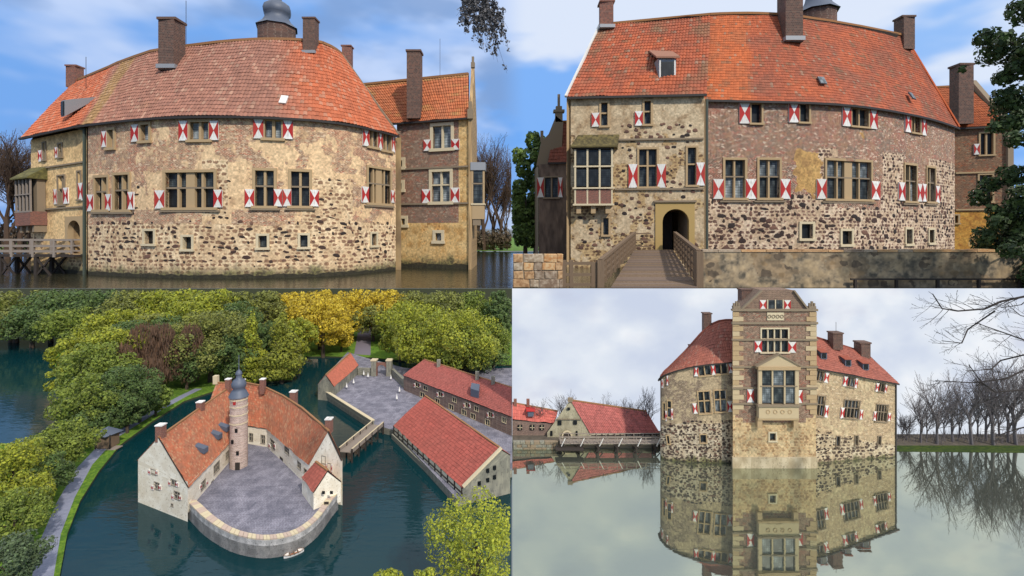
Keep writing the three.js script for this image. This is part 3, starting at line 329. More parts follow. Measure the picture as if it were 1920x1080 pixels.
// ================================================================ the round house over still water
{
  const castle = thing('moated_castle', 'round rubble and brick castle under a bulging red roof, standing straight in brown moat water', 'castle', [-150, bottomTerrace, -260]);
  const tex = facadeTexture(2048, 768, { L: loop(riverMain), T: 86, bw: 1.75, bh: 0.66, patch: 30, seed: 11, plaster: [[226, 194, 150], [210, 174, 130]], stain: [180, 146, 110], brick: [[172, 132, 100], [134, 100, 78], [176, 98, 72]], mortar: [214, 192, 160], rubble: [[226, 200, 160], [204, 174, 134], [130, 96, 72], [168, 136, 104]], moss: 0.11,
    kind: (a, b, n, m) => { if (b < 0.36 + 0.1 * (n - 0.5) + (a > 0.68 && a < 0.82 ? 0.28 : 0)) return 2; if (b > 0.4 && b < 0.74 && a > 0.42 && a < 0.49) return 2; if (b > 0.34 && b < 0.44 && (a < 0.12 || (a > 0.2 && a < 0.42) || (a > 0.5 && a < 0.66))) return 1; return m * 0.45 + n * 0.55 > (b > 0.68 ? 0.45 : 0.53) ? 1 : 0; } });
  const main = buildWall('wall', riverMain, std(0xffffff, 0.95, { map: tex }), castle, 2.2);
  const wingTex = facadeTexture(640, 640, { L: loop(riverWing), T: 97, bw: 1.75, bh: 0.66, patch: 22, seed: 23, plaster: [[212, 180, 124], [196, 156, 96]], stain: [176, 134, 78], brick: [[128, 98, 82], [98, 76, 66], [150, 74, 54]], smear: [138, 108, 84], mortar: [168, 150, 126], rubble: [[210, 170, 110], [196, 150, 88], [150, 108, 60], [180, 136, 84]], moss: 0.12, kind: (a, b, n) => (a > 0.86 && b > 0.02) ? 0 : b > 0.36 ? 1 : b > 0.32 ? 1 : n > 0.55 ? 2 : 0 });
  buildWall('wing_wall', riverWing, std(0xffffff, 0.95, { map: wingTex }), castle, 2.2);
  const gateTex = facadeTexture(512, 512, { L: loop(riverGate), T: 84, bw: 1.75, bh: 0.66, patch: 24, seed: 31, plaster: [[226, 192, 138], [208, 172, 118]], stain: [172, 140, 100], brick: [[150, 116, 92], [120, 94, 78]], mortar: [206, 186, 156], rubble: [[226, 196, 148], [204, 174, 130], [120, 90, 66], [170, 138, 104]], moss: 0.12, kind: (a, b, n) => b < 0.4 && n > 0.5 ? 2 : 0 });
  buildWall('gate_wall', riverGate, std(0xffffff, 0.95, { map: gateTex }), castle, 2.6);
  const wo = { bar: 1.15, depth: 2.4, stone: sandDark, glass: glassA, surround: 1.4, middle: 4.2 };
  windows({ ...riverMain, win: riverMain.win.slice(0, 6) }, castle, { ...wo, stone: sand, glass: glassPale, bar: 1.4 }); windows({ ...riverMain, win: riverMain.win.slice(6, 12) }, castle, { ...wo, stone: sand, bars: sandDark }); windows({ ...riverMain, win: riverMain.win.slice(12) }, castle, { ...wo, stone: sandPale, surround: 1.2, bar: 0.8 });
  windows(riverWing, castle, { ...wo, stone: sandPale, glass: glassPale, surround: 2 }); windows(riverGate, castle, { ...wo, bar: 0.7, surround: 0.8, depth: 2 });
  shutters(riverMain, castle, 0.7, 0, 2); shutters(riverWing, castle, 0.7, 0, 2); shutters(riverGate, castle, 0.6, 1, 2);
  fieldStones(riverMain, castle, main, 7, { v0: 0.1, v1: 0.7, rise: 0.03, w: 4.3, h: 2.1, proud: 0.22, gap: 1.8, where: (a, b, r) => { const big = fbm(a * 14, b * 8, 1.5, 3); if (b < 0.37 - (a > 0.28 && a < 0.36 ? 0.04 : 0)) return big > 0.34 && r < 0.75 ? (b < 0.12 ? 0.6 : 1) : 0; if ((a > 0.43 && a < 0.5 && b < 0.66) || (a > 0.7 && a < 0.78 && b < 0.66) || (a > 0.18 && a < 0.22 && b < 0.6)) return r < 0.8 ? 0.85 : 0; return 0; } });
  // eave line: the wall top pushed outward, with the ridge over it
  const Lm = loop(riverMain), E = [], R = riverRidge.map(vec), nE = R.length;
  E.push(V(-293.5, 94.4, -286.5), V(-243, 97.6, -267.5));
  for (let i = 2; i < nE; i++) { const t = (i - 2) / (nE - 3), p = wallAt(riverMain, clamp(t * Lm, 0.01, Lm - 0.01), 1, 2.2); p.y = 98.2; E.push(p); }
  const roofO = { w: 2.1, h: 2.9, lap: 0.28, roll: 0.34, thick: 1.3, ridge: 1.5, eave_shade: 1.2, seed: 3, color: (x, y, r) => { const n = fbm(x * 16, y * 5, 2.5, 4); let c = mix([0.37, 0.165, 0.105], [0.25, 0.115, 0.08], fbm(x * 60, y * 20, 5.5, 3)); const org = Math.max(1 - step(0.2, 0.27, x + 0.02 * (n - 0.5)), step(0.74, 0.84, x + 0.05 * y + 0.06 * (n - 0.5))); c = mix(c, [0.5, 0.125, 0.045], org * (0.65 + 0.4 * n)); const moss = step(0.02, 0, Math.abs(x - 0.29 - 0.02 * y) - 0.012 - 0.02 * n) + step(0.62, 0.8, n) * 0.4 * step(0.6, 0.1, y); c = mix(c, [0.3, 0.2, 0.06], clamp(moss) * 0.6); if (r() < 0.12) c = mix(c, [0.46, 0.3, 0.2], 0.4); return c; } };
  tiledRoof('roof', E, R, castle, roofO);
  const Bk = E.map((e, i) => R[i].clone().multiplyScalar(2).sub(e).setY(e.y)); tiledRoof('rear_roof', [...Bk].reverse(), [...R].reverse(), castle, { ...roofO, ridge: 0, eave_shade: 0, w: 4.2, h: 6, roll: 0 });
  { const s = new Shape(); for (let i = 0; i < nE - 1; i++) { s.quad(Bk[i].clone().setY(12.5), Bk[i + 1].clone().setY(12.5), Bk[i + 1], Bk[i]); } { const e0 = V(-290.6, 94, -290); s.quad(e0.clone().setY(12.5), Bk[0].clone().setY(12.5), Bk[0], e0); s.tri(e0, Bk[0], R[0]); } s.quad(V(-70, 12.5, -303), Bk[nE - 1].clone().setY(12.5), Bk[nE - 1], V(-70, 98, -303)); mesh('rear_wall', s.done(), roughSand, castle); }
  { const s = new Shape(); s.beam(E[nE - 1].clone().setY(98.9), R[nE - 1].clone().setY(R[nE - 1].y + 0.6), 1.4, 1.4); mesh('verge', s.done(), sandDark, castle); }
  // wing roof, gable with parapet, box window
  const wE = [V(-92, 110.8, -325), V(-27.5, 110.8, -304)], wR = [V(-112, 145, -350), V(-29.5, 145, -325)]; wE[0].copy(V(-80, 110.8, -320.8));
  tiledRoof('wing_roof', wE, wR, castle, { ...roofO, seed: 8, color: (x, y, r) => mix(mix([0.4, 0.14, 0.06], [0.5, 0.13, 0.04], fbm(x * 9, y * 4, 6.5, 3)), [0.3, 0.22, 0.07], step(0.55, 0.75, fbm(x * 6, y * 9, 3.5, 3)) * 0.5 + 0.5 * step(0.9, 1, y)) });
  { const s = new Shape(), g = (x) => [V(x, 12.5, -304.5), V(x, 12.5, -348), V(x, 113, -348), V(x, 150, -325.5), V(x, 113, -304.5)]; s.hex(g(-27.6), g(-25.4)); mesh('gable_wall', s.done(), roughSand, castle);
    const f = new Shape(); f.box(-26.5, 149.5, -325.5, 2.6, 3.5, 2.6); f.box(-26.5, 153, -325.5, 1.6, 4, 1.6); mesh('finial', f.done(), sandDark, castle); mesh('finial', new Shape().box(-26.5, 110, -304.6, 3.4, 6, 3.4).box(-26.5, 116, -304.6, 2, 5, 2).done(), sandDark, castle); }
  { const b = new THREE.Group(); b.name = 'box_window'; b.position.set(-21.6, 40, -309).sub(castle.foot); castle.add(b); const at = (n, m, x, y, z, w, h, d) => piece(n, cube, m, b, V(x, y, z), null, V(w, h, d)); at('apron', sand, 0, 11, 0, 8, 9, 9); at('bracket', sandDark, -0.8, 4.5, 0, 5, 4, 8); at('sill', sandPale, 0, 16, 0, 9, 1, 10); at('pane', glassA[1], 0, 27, 4, 6, 21, 0.5); at('post', sand, -3.6, 27, 4, 1.2, 21, 1.2); at('post', sand, 3.6, 27, 4, 1.2, 21, 1.2); at('transom', sandDark, 0, 29, 4.2, 7, 0.9, 0.9); at('back', sandDark, 0, 27, -1, 7.6, 21, 7); at('cap', lead, 0, 40, 0, 9.4, 5, 10.5); }
  for (const v of [0.447, 0.683]) { const s = new Shape(), a = wallAt(riverWing, 0.5, v, 0.4), b = wallAt(riverWing, loop(riverWing) - 0.3, v, 0.4); s.beam(a, b, 1.4, 1.1); mesh('string_course', s.done(), sandDark, castle); }
  for (const v of [0.477, 0.775]) { const s = new Shape(), a = wallAt(riverGate, 14, v, 0.4), b = wallAt(riverGate, loop(riverGate) - 0.3, v, 0.4); s.beam(a, b, 1.2, 0.9); mesh('string_course', s.done(), sandDark, castle); }
  for (const [i, k] of [[6, 1], [7, 1], [8, 1], [9, 1], [10, 1], [11, 1]]) { const w = riverMain.win[i], s = new Shape(); s.beam(wallAt(riverMain, w[0] - 3, w[2] - 0.022, 0.5), wallAt(riverMain, w[1] + 3, w[2] - 0.022, 0.5), 1.6, 0.9); mesh('sill_course', s.done(), sandDark, castle); }
  chimneys(riverChimneys, castle, [brickDark, brickDark, brickRed, brickRed, brickDark], [0, 1]);
  { // stair tower head over the ridge: octagonal drum, flared slate skirt, onion
    const x = -161.5, z = -330, drum = new THREE.CylinderGeometry(12.6, 12.6, 20, 8).translate(x, 168, z); mesh('tower_drum', drum, brickDark, castle);
    const p = [[13.8, 0], [12.6, 1], [9.6, 3.6], [8.2, 6.2], [7.8, 8.6], [9, 9.8], [9.4, 12.4], [8.4, 15.4], [5.6, 17.6], [3.2, 18.8], [2.8, 24], [3.8, 24.6], [2.6, 27], [0.3, 33]].map(([a, b]) => new THREE.Vector2(a, b)); mesh('tower_dome', new THREE.LatheGeometry(p, 8).translate(x, 178, z), slate, castle); }
  // shed dormer and roof lights
  { const d = new Shape(), a = V(-262, 108, -281), b = V(-251, 116, -276); d.hex([V(-263, 105.5, -280), V(-259, 105.5, -278), V(-259, 112, -288), V(-263, 112, -290)], [V(-263, 115, -280), V(-259, 115, -278), V(-253, 122, -296), V(-257, 122, -298)]); mesh('dormer', d.done(), lead, castle); piece('dormer_window', cube, glassA[2], castle, V(-261, 110.2, -278.7).sub(castle.foot), new THREE.Quaternion().setFromAxisAngle(V(0, 1, 0), -0.46), V(3, 8, 0.6)); }
  { const f = wallAt(riverMain, Lm * 0.62, 1, -4); piece('roof_light', cube, paint[0], castle, V(-121.6, 109.1, -255.6).sub(castle.foot), new THREE.Quaternion().setFromEuler(new THREE.Euler(-0.59, 0.1, 0)), V(3.6, 5.6, 0.8)); }
  for (const [x, y0, y1, z] of [[-284, 120, 155, -320], [-201, 148, 181, -296], [-51, 140, 175, -340]]) { const s = new Shape(); s.beam(V(x, y0, z), V(x, y1, z), 0.22); mesh('lightning_rod', s.done(), iron, castle); }
  { const s = new Shape(); s.beam(V(-241, 13, -270.5), V(-241, 97, -270.5), 1.1); s.beam(V(-241, 96, -270.5), V(-246, 97.5, -268.5), 1.1); mesh('drain_pipe', s.done(), std(srgb(70, 78, 66), 0.7), castle); }
  // gate arch and the timber oriel on the gate wall
  { const w = riverGate.win[4], f = wallFrame(riverGate, w[0], w[1], w[2], w[3], 0), g = new THREE.Group(); g.name = 'gateway'; g.position.copy(f.c).sub(castle.foot); g.quaternion.copy(f.q); castle.add(g);
    const sh = new THREE.Shape(); sh.moveTo(-f.w / 2 - 2, -f.h / 2); sh.lineTo(-f.w / 2 - 2, f.h / 2 + 2); sh.lineTo(f.w / 2 + 2, f.h / 2 + 2); sh.lineTo(f.w / 2 + 2, -f.h / 2); sh.lineTo(f.w / 2 - 0.4, -f.h / 2); sh.lineTo(f.w / 2 - 0.4, f.h / 2 - f.w / 2); sh.absarc(0, f.h / 2 - f.w / 2, f.w / 2 - 0.4, 0, Math.PI, false); sh.lineTo(-f.w / 2 + 0.4, -f.h / 2); sh.closePath();
    piece('arch', new THREE.ExtrudeGeometry(sh, { depth: 3, bevelEnabled: false }), sand, g, V(0, 0, -2.4)); for (const s of [-1, 1]) piece('passage_wall', cube, roughSand, g, V(s * f.w / 2, 0, -14), null, V(0.5, f.h, 23)); piece('passage_vault', cube, roughSand, g, V(0, f.h / 2, -14), null, V(f.w, 0.5, 23)); piece('passage_floor', cube, roughSand, g, V(0, -f.h / 2, -14), null, V(f.w, 0.5, 23)); piece('door_leaf', cube, timber, g, V(0, 0, -25.2), null, V(f.w, f.h, 0.6)); }
  { const o = new THREE.Group(); o.name = 'oriel'; const f = wallFrame(riverGate, 2.5, 14.5, 0.36, 0.68, 0); o.position.copy(f.c).sub(castle.foot); o.quaternion.copy(f.q); castle.add(o); const at = (n, m, x, y, z, w, h, d) => piece(n, cube, m, o, V(x, y, z), null, V(w, h, d));
    at('apron', brickRed, 0, -9, 4, 15, 8, 8); at('back', sandDark, 0, 4.4, 2.4, 14, 19, 4); for (let i = 0; i <= 4; i++) at('post', timberGrey, -7 + 3.5 * i, 4.4, 7.4, 0.8, 19, 0.8); for (let i = 0; i < 4; i++) at('pane', glassA[i % 3], -5.25 + 3.5 * i, 4.4, 6.6, 2.7, 19, 0.3); at('rail', timberGrey, 0, -5, 7.6, 15.4, 0.9, 1); at('rail', timberGrey, 0, 5, 7.6, 15, 0.7, 0.9); for (const x of [-6, 0, 6]) at('corbel', sandDark, x, -15, 3, 2, 4, 6);
    piece('hood', new Shape().hex([V(-8.5, 14, 9.5), V(8.5, 14, 9.5), V(8.5, 14, 0), V(-8.5, 14, 0)], [V(-8.5, 14.8, 9.5), V(8.5, 14.8, 9.5), V(8.5, 22, 0), V(-8.5, 22, 0)]).done(), std(0xffffff, 0.95, { map: rubbleTex([80, 76, 42], [118, 112, 62], 16) }), o, V(0, 0, 0)); }
}
{ // timber footbridge on trestles, leading to the gate arch
  const b = thing('trestle_footbridge', 'grey timber footbridge on dark trestles leading to the arched gateway over the brown moat', 'bridge', [-275, bottomTerrace, -272]);
  const x0 = -322, x1 = -243, z = (x) => -278 + (x - x0) * 0.09;
  for (let x = x0; x < x1; x += 4.2) mesh('plank', new Shape().box(x + 2, 24.6, z(x), 3.9, 1, 11).done(), timberDark, b);
  for (const s of [5.4, -5.4]) { for (let x = x0 + 3; x < x1; x += 13) mesh('post', new Shape().box(x, 24.5, z(x) + s, 1.2, 10, 1.2).done(), timberGrey, b); for (const h of [27.6, 30.6, 34]) mesh('rail', new Shape().beam(V(x0, h, z(x0) + s), V(x1, h, z(x1) + s), 0.9, 0.9).done(), timberGrey, b); }
  for (let x = x0 + 12; x < x1 - 8; x += 22) for (const s of [4.5, -4.5]) { mesh('pile', new Shape().box(x, 12, z(x) + s, 1.6, 12.8, 1.6).done(), timberDark, b); mesh('brace', new Shape().beam(V(x, 14, z(x) + s), V(x + 8, 24, z(x) + s), 0.9).beam(V(x + 8, 14, z(x) + s), V(x, 24, z(x) + s), 0.9).done(), timberDark, b); }
}

// ================================================================ the gate front behind the stone wall and bridge
{
  const castle = thing('gate_castle', 'castle gate front with timber oriel, arched door and long orange pantiled roof', 'castle', [200, bottomTerrace, -330]);
  const gateTex = facadeTexture(768, 768, { L: loop(moatGate), T: 115, bw: 1.8, bh: 0.7, patch: 26, seed: 41, plaster: [[200, 180, 146], [172, 148, 114]], stain: [140, 114, 84], brick: [[150, 116, 92], [118, 92, 78]], mortar: [190, 172, 140], rubble: [[196, 172, 128], [172, 144, 102], [92, 70, 52], [130, 100, 72]], kind: (a, b, n, m) => b < 0.62 && n + m * 0.4 > 0.72 ? 2 : b > 0.62 && b < 0.78 && m > 0.6 ? 2 : 0 });
  const gw = buildWall('gate_wall', moatGate, std(0xffffff, 0.95, { map: gateTex }), castle, 2.6);
  const tex = facadeTexture(2048, 768, { L: loop(moatMain), T: 115, bw: 2, bh: 0.78, patch: 30, seed: 53, plaster: [[196, 160, 100], [178, 138, 82]], stain: [150, 116, 76], brick: [[136, 94, 70], [72, 50, 42], [156, 62, 44]], smear: [158, 124, 96], mortar: [212, 196, 172], rubble: [[208, 186, 158], [184, 158, 128], [84, 58, 50], [122, 90, 76]],
    kind: (a, b, n, m) => { { const q = (m - 0.5) * 0.05; if (a + q > 0.238 && a - q < 0.306 && b + q * 3 > 0.45 && b - q * 3 < 0.7) return 0; } if (b < 0.44 + 0.06 * (m - 0.5)) return (b > 0.36 && ((a > 0.36 && a < 0.52) || (a > 0.62 && a < 0.72))) ? 1 : 2; if (b < 0.72 && ((a > 0.3 && a < 0.36) || (a > 0.53 && a < 0.63) || a > 0.78)) return 2; return n * 0.6 + m * 0.4 > 0.66 ? 0 : 1; } });
  const mw = buildWall('wall', moatMain, std(0xffffff, 0.95, { map: tex }), castle, 2.6);
  const wingTex = facadeTexture(256, 512, { L: loop(moatWing), T: 116, bw: 2, bh: 0.8, patch: 20, seed: 61, plaster: [[198, 150, 70], [176, 120, 48]], stain: [150, 100, 50], brick: [[122, 88, 66], [92, 66, 54], [150, 74, 44]], smear: [120, 92, 68], mortar: [150, 126, 96], rubble: [[190, 150, 90], [170, 130, 76], [120, 86, 50], [150, 110, 66]], kind: (a, b, n) => b > 0.36 ? 1 : n > 0.6 ? 2 : 0 });
  buildWall('wing_wall', moatWing, std(0xffffff, 0.95, { map: wingTex }), castle, 2.6);
  buildWall('tower_wall', moatTower, std(0xffffff, 0.95, { map: rubbleTex([132, 112, 96], [92, 78, 68], 37) }), castle, 2.4);
  const wo = { bar: 1.2, depth: 2.8, stone: sand, glass: glassA, surround: 1.3, middle: 6 };
  windows(moatGate, castle, wo); windows({ ...moatMain, win: moatMain.win.slice(0, 4) }, castle, { ...wo, glass: [glassA[2], glassA[0]] }); windows({ ...moatMain, win: moatMain.win.slice(4, 9) }, castle, { ...wo, stone: sand, bars: sandDark, glass: [glassPale[1], glassA[1], glassPale[0]], surround: 1.6 }); windows({ ...moatMain, win: moatMain.win.slice(9) }, castle, { ...wo, stone: sandPale, surround: 1.7, bar: 1, glass: [glassA[2]] });
  windows(moatWing, castle, wo); windows(moatTower, castle, { ...wo, stone: sandDark });
  for (const T of [moatGate, moatMain, moatWing, moatTower]) shutters(T, castle, 0.8, 0, 1);
  fieldStones(moatMain, castle, mw, 17, { v0: 0.08, v1: 0.72, rise: 0.037, w: 6, h: 3.7, proud: 0.35, gap: 2, where: (a, b, r) => { const big = fbm(a * 13, b * 8, 4.5, 3); if (b < 0.43) return (b > 0.36 && ((a > 0.36 && a < 0.52) || (a > 0.62 && a < 0.72))) ? 0 : big > 0.3 && r < 0.88 ? 1 : 0; return ((a > 0.3 && a < 0.36) || (a > 0.53 && a < 0.63) || a > 0.78) && r < 0.85 ? 0.72 : 0; } });
  { const R = rng(4), L = loop(moatGate), free = (u, v) => !moatGate.win.some((q) => u > q[0] - 3.5 && u < q[1] + 3.5 && v > q[2] - 0.03 && v < q[3] + 0.03); for (let i = 0, n = 0; i < 600 && n < 110; i++) { const u = 3 + (L - 8) * R(), v = R() < 0.7 ? 0.1 + 0.5 * R() : 0.64 + 0.2 * R(); if (!free(u, v) || (u < 34 && v > 0.38)) continue; const f = wallFrame(moatGate, u - 1, u + 1, v, v + 0.001, 0), k = 0.5 + R(); piece('stone', stoneForms[i % 5], stoneMats[2 + i % 3], castle, f.c.sub(castle.foot), f.q, V(3 * k, 2 * k, 0.4)); n++; } }
  const E = [], R = moatRidge.map(vec), nE = R.length, Lm = loop(moatMain);
  const gE = [V(36.5, 128.3, -320.6), V(127, 128.3, -313.4)], step2 = 2;
  E.push(...gE);
  for (let i = 2; i < nE; i++) { const t = (i - 2) / (nE - 3), p = wallAt(moatMain, clamp(t * Lm, 0.01, Lm - 0.01), 1, 2.6); p.y = 127; E.push(p); }
  const roofO = { w: 2.35, h: 3.4, lap: 0.34, roll: 0.46, thick: 1.4, ridge: 1.7, eave_shade: 1.5, seed: 13, ridgeMat: std(srgb(150, 104, 62), 0.9), color: (x, y, r) => { const n = fbm(x * 20, y * 6, 2.5, 4); let c = mix([0.43, 0.1, 0.035], [0.27, 0.075, 0.04], step(0.25, 0.75, n)); c = mix(c, [0.52, 0.125, 0.03], step(0.27, 0.29, x) * step(0.385, 0.365, x + (n - 0.5) * 0.03) * 0.7); c = mix(c, [0.24, 0.15, 0.07], step(0.5, 0.75, n) * 0.55 * (x < 0.28 ? 1 : 0.35)); c = mix(c, [0.16, 0.1, 0.05], step(0.58, 0.72, fbm(x * 70, y * 24, 8.5, 3)) * 0.6); if (r() < 0.03) c = mix(c, [0.28, 0.2, 0.13], 0.6); return c; } };
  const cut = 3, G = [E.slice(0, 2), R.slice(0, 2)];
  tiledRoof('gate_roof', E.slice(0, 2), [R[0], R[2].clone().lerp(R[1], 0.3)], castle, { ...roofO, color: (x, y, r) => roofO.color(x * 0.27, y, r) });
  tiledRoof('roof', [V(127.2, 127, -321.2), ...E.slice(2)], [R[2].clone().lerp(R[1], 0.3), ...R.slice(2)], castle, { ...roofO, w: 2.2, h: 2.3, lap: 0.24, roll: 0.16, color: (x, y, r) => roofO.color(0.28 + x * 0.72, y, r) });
  { const B = E.map((e, i) => R[i].clone().multiplyScalar(2).sub(e).setY(e.y)); tiledRoof('rear_roof', [...B].reverse(), [...R].reverse(), castle, { ...roofO, ridge: 0, eave_shade: 0, w: 5, h: 8, roll: 0 });
    const s = new Shape(); for (let i = 0; i < nE - 1; i++) s.quad(B[i].clone().setY(13), B[i + 1].clone().setY(13), B[i + 1], B[i]); s.quad(E[0].clone().setY(13), B[0].clone().setY(13), B[0], E[0]); s.tri(V(39.5, 128.3, -323), B[0], R[0]); s.quad(V(39.5, 13, -323), B[0].clone().setY(13), B[0], V(39.5, 128.3, -323)); s.quad(wallAt(moatMain, Lm - 0.01, 0), B[nE - 1].clone().setY(13), B[nE - 1], wallAt(moatMain, Lm - 0.01, 1)); s.quad(V(126.4, 13, -316), V(131.5, 13, -325), V(131.5, 127, -325), V(126.4, 127, -316)); mesh('rear_wall', s.done(), sand, castle); }
  { const s = new Shape(); s.beam(gE[0].clone().add(V(-0.6, 0.4, 0)), R[0].clone().add(V(-0.8, 0.6, 0)), 1.5, 1.6); mesh('verge', s.done(), paint[2], castle); const t = new Shape(); t.beam(E[nE - 1].clone().setY(128), R[nE - 1].clone().setY(R[nE - 1].y + 0.6), 2, 1.4); mesh('verge', t.done(), std(srgb(188, 92, 48), 0.9), castle); }
  chimneys(moatChimneys, castle, [brickRed, brickDark, brickDark, brickDark], [0, 1]);
  { const x = 251, z = -395; mesh('tower_drum', new THREE.CylinderGeometry(14, 14, 34, 8).translate(x, 201, z), brickDark, castle); const p = [[16.5, 0], [15, 1.5], [11, 6], [9, 11], [8.4, 14], [9.6, 16], [9, 24], [3, 30]].map(([a, b]) => new THREE.Vector2(a, b)); mesh('tower_dome', new THREE.LatheGeometry(p, 8).translate(x, 218, z), slate, castle); }
  { // shed dormer in the gate roof
    const g = new THREE.Group(); g.name = 'dormer'; g.position.set(105.2, 141, -325.5).sub(castle.foot); castle.add(g); const cheeks = new Shape(); cheeks.hex([V(-6, 0, 0), V(6, 0, 0), V(6, 0, -3), V(-6, 0, -3)], [V(-6, 15, 0), V(6, 15, 0), V(6, 15, -13), V(-6, 15, -13)]); piece('cheek', cheeks.done(), lead, g, V(0, 0, 0)); piece('pane', cube, glassA[2], g, V(0, 6.8, 0.3), null, V(8.4, 11.6, 0.5)); piece('sill', cube, lead, g, V(0, -0.4, 0.6), null, V(13.4, 1.4, 2)); piece('post', cube, paint[2], g, V(-5, 7, 0.4), null, V(1, 13, 0.8)); piece('post', cube, paint[2], g, V(5, 7, 0.4), null, V(1, 13, 0.8));
    piece('hood', new Shape().hex([V(-8, 14.6, 2), V(8, 14.6, 2), V(8.6, 26, -18), V(-7.4, 26, -18)], [V(-8, 15.8, 2), V(8, 15.8, 2), V(8.6, 27.2, -18), V(-7.4, 27.2, -18)]).done(), std(srgb(150, 106, 84), 0.9), g, V(0, 0, 0)); }
  for (const [x, y, z, r] of [[217.2, 144.3, -336.2, -0.17], [307.6, 142.6, -369, -0.5]]) piece('roof_light', cube, glassPale[1], castle, V(x, y, z).sub(castle.foot), new THREE.Quaternion().setFromEuler(new THREE.Euler(-0.5, -r, 0, 'YXZ')), V(5, 6.4, 0.9));
  { // timber oriel
    const o = new THREE.Group(); o.name = 'oriel'; const f = wallFrame(moatGate, 1.6, 27.5, 0.45, 0.7, 0); o.position.copy(f.c).sub(castle.foot); o.quaternion.copy(f.q); castle.add(o); const at = (n, m, x, y, z, w, h, d) => piece(n, cube, m, o, V(x, y, z), null, V(w, h, d)), w = 25.4, d = 7.5;
    const yb = -12.4, yt = 12.6; at('back', darkWood, 0, 0.4, d * 0.42, w - 1.5, yt - yb, d * 0.8);
    for (let i = 0; i <= 3; i++) { at('post', sandPale, -w / 2 + 0.8 + i * (w - 1.6) / 3, 0.2, d, 1.2, yt - yb, 1.2); }
    for (let i = 0; i < 3; i++) for (const [y, h] of [[-6, 11], [7.2, 9.6]]) at('pane', glassA[2 * (i % 2)], -w / 2 + 0.8 + (i + 0.5) * (w - 1.6) / 3, y, d - 0.3, 6.4, h, 0.3);
    at('rail', sandPale, 0, 1.4, d + 0.2, w + 1, 1, 1.2); at('rail', sandPale, 0, yb - 0.4, d + 0.2, w + 2, 1, 1.6); at('rail', timberDark, 0, yt + 0.4, d, w + 1, 1, 1.4); at('side_post', sandPale, w / 2 - 0.3, 0.2, 2, 0.9, yt - yb, 0.9);
    for (let i = 0; i < 3; i++) at('brick_panel', brickRed, -w / 2 + 0.8 + (i + 0.5) * (w - 1.6) / 3, yb - 6, d * 0.5, 7, 9.4, d); for (let i = 0; i <= 3; i++) at('stud', sandPale, -w / 2 + 0.8 + i * (w - 1.6) / 3, yb - 6, d * 0.52, 1, 9.6, d); at('rail', sandPale, 0, yb - 11.2, d * 0.5, w + 1.4, 1.2, d + 1); for (const x of [-9.5, 0, 9.5]) at('corbel', sand, x, yb - 14.4, d * 0.4, 3, 5, d * 0.8);
    piece('hood', new Shape().hex([V(-w / 2 - 2.4, yt + 1, d + 2.4), V(w / 2 + 2, yt + 1, d + 2.4), V(w / 2 + 4, yt + 1, 0), V(-w / 2, yt + 1, 0)], [V(-w / 2 - 2.4, yt + 2, d + 2.4), V(w / 2 + 2, yt + 2, d + 2.4), V(w / 2 + 5, yt + 11, 0), V(-w / 2 + 3, yt + 11, 0)]).done(), std(0xffffff, 0.95, { map: rubbleTex([70, 62, 38], [112, 100, 58], 17) }), o, V(0, 0, 0)); }
  { const w = moatGate.win[5], f = wallFrame(moatGate, w[0], w[1], w[2], w[3], 0), g = new THREE.Group(); g.name = 'gateway'; g.position.copy(f.c).sub(castle.foot); g.quaternion.copy(f.q); castle.add(g);
    const sh = new THREE.Shape(), r = f.w / 2 - 0.6; sh.moveTo(-f.w / 2 - 4, -f.h / 2); sh.lineTo(-f.w / 2 - 4, f.h / 2 + 4.4); sh.lineTo(f.w / 2 + 3, f.h / 2 + 4.4); sh.lineTo(f.w / 2 + 3, -f.h / 2); sh.lineTo(r, -f.h / 2); sh.lineTo(r, f.h / 2 - r); sh.absarc(0, f.h / 2 - r, r, 0, Math.PI, false); sh.lineTo(-r, -f.h / 2); sh.closePath();
    piece('arch', new THREE.ExtrudeGeometry(sh, { depth: 3.4, bevelEnabled: false }), std(srgb(176, 148, 92), 0.92), g, V(0, 0, -2.6)); piece('drip_mould', cube, sandDark, g, V(-0.5, f.h / 2 + 5, 0.6), null, V(f.w + 9, 1.2, 2.4));
    for (const [x, w2] of [[-f.w / 2, 0.6], [f.w / 2, 0.6]]) piece('passage_wall', cube, sandDark, g, V(x, 0, -16), null, V(w2, f.h, 26)); piece('passage_vault', cube, sandDark, g, V(0, f.h / 2, -16), null, V(f.w, 0.6, 26)); piece('door_leaf', cube, timberDark, g, V(-2.5, -2, -28), null, V(f.w - 4, f.h, 0.8)); }
  for (const [u0, u1, v] of [[29, loop(moatGate) - 0.5, 0.461], [31, loop(moatGate) - 0.5, 0.747]]) { const s = new Shape(); s.beam(wallAt(moatGate, u0, v, 0.5), wallAt(moatGate, u1, v, 0.5), 1.8, 1.2); mesh('string_course', s.done(), sandDark, castle); }
  for (const i of [4, 5, 6, 7, 8]) { const w = moatMain.win[i], s = new Shape(); s.beam(wallAt(moatMain, w[0] - 4, w[2] - 0.022, 0.5), wallAt(moatMain, w[1] + 4, w[2] - 0.022, 0.5), 1.8, 1); mesh('sill_course', s.done(), sandDark, castle); }
  { const s = new Shape(); s.beam(V(128.8, 14, -317.2), V(128.8, 126, -317.2), 1.4); mesh('drain_pipe', s.done(), std(srgb(66, 72, 62), 0.7), castle); }
  for (const v of [0.375, 0.655]) { const s = new Shape(); s.beam(wallAt(moatWing, 0.5, v, 0.5), wallAt(moatWing, loop(moatWing), v, 0.5), 1.6, 1.4); mesh('string_course', s.done(), sand, castle); }
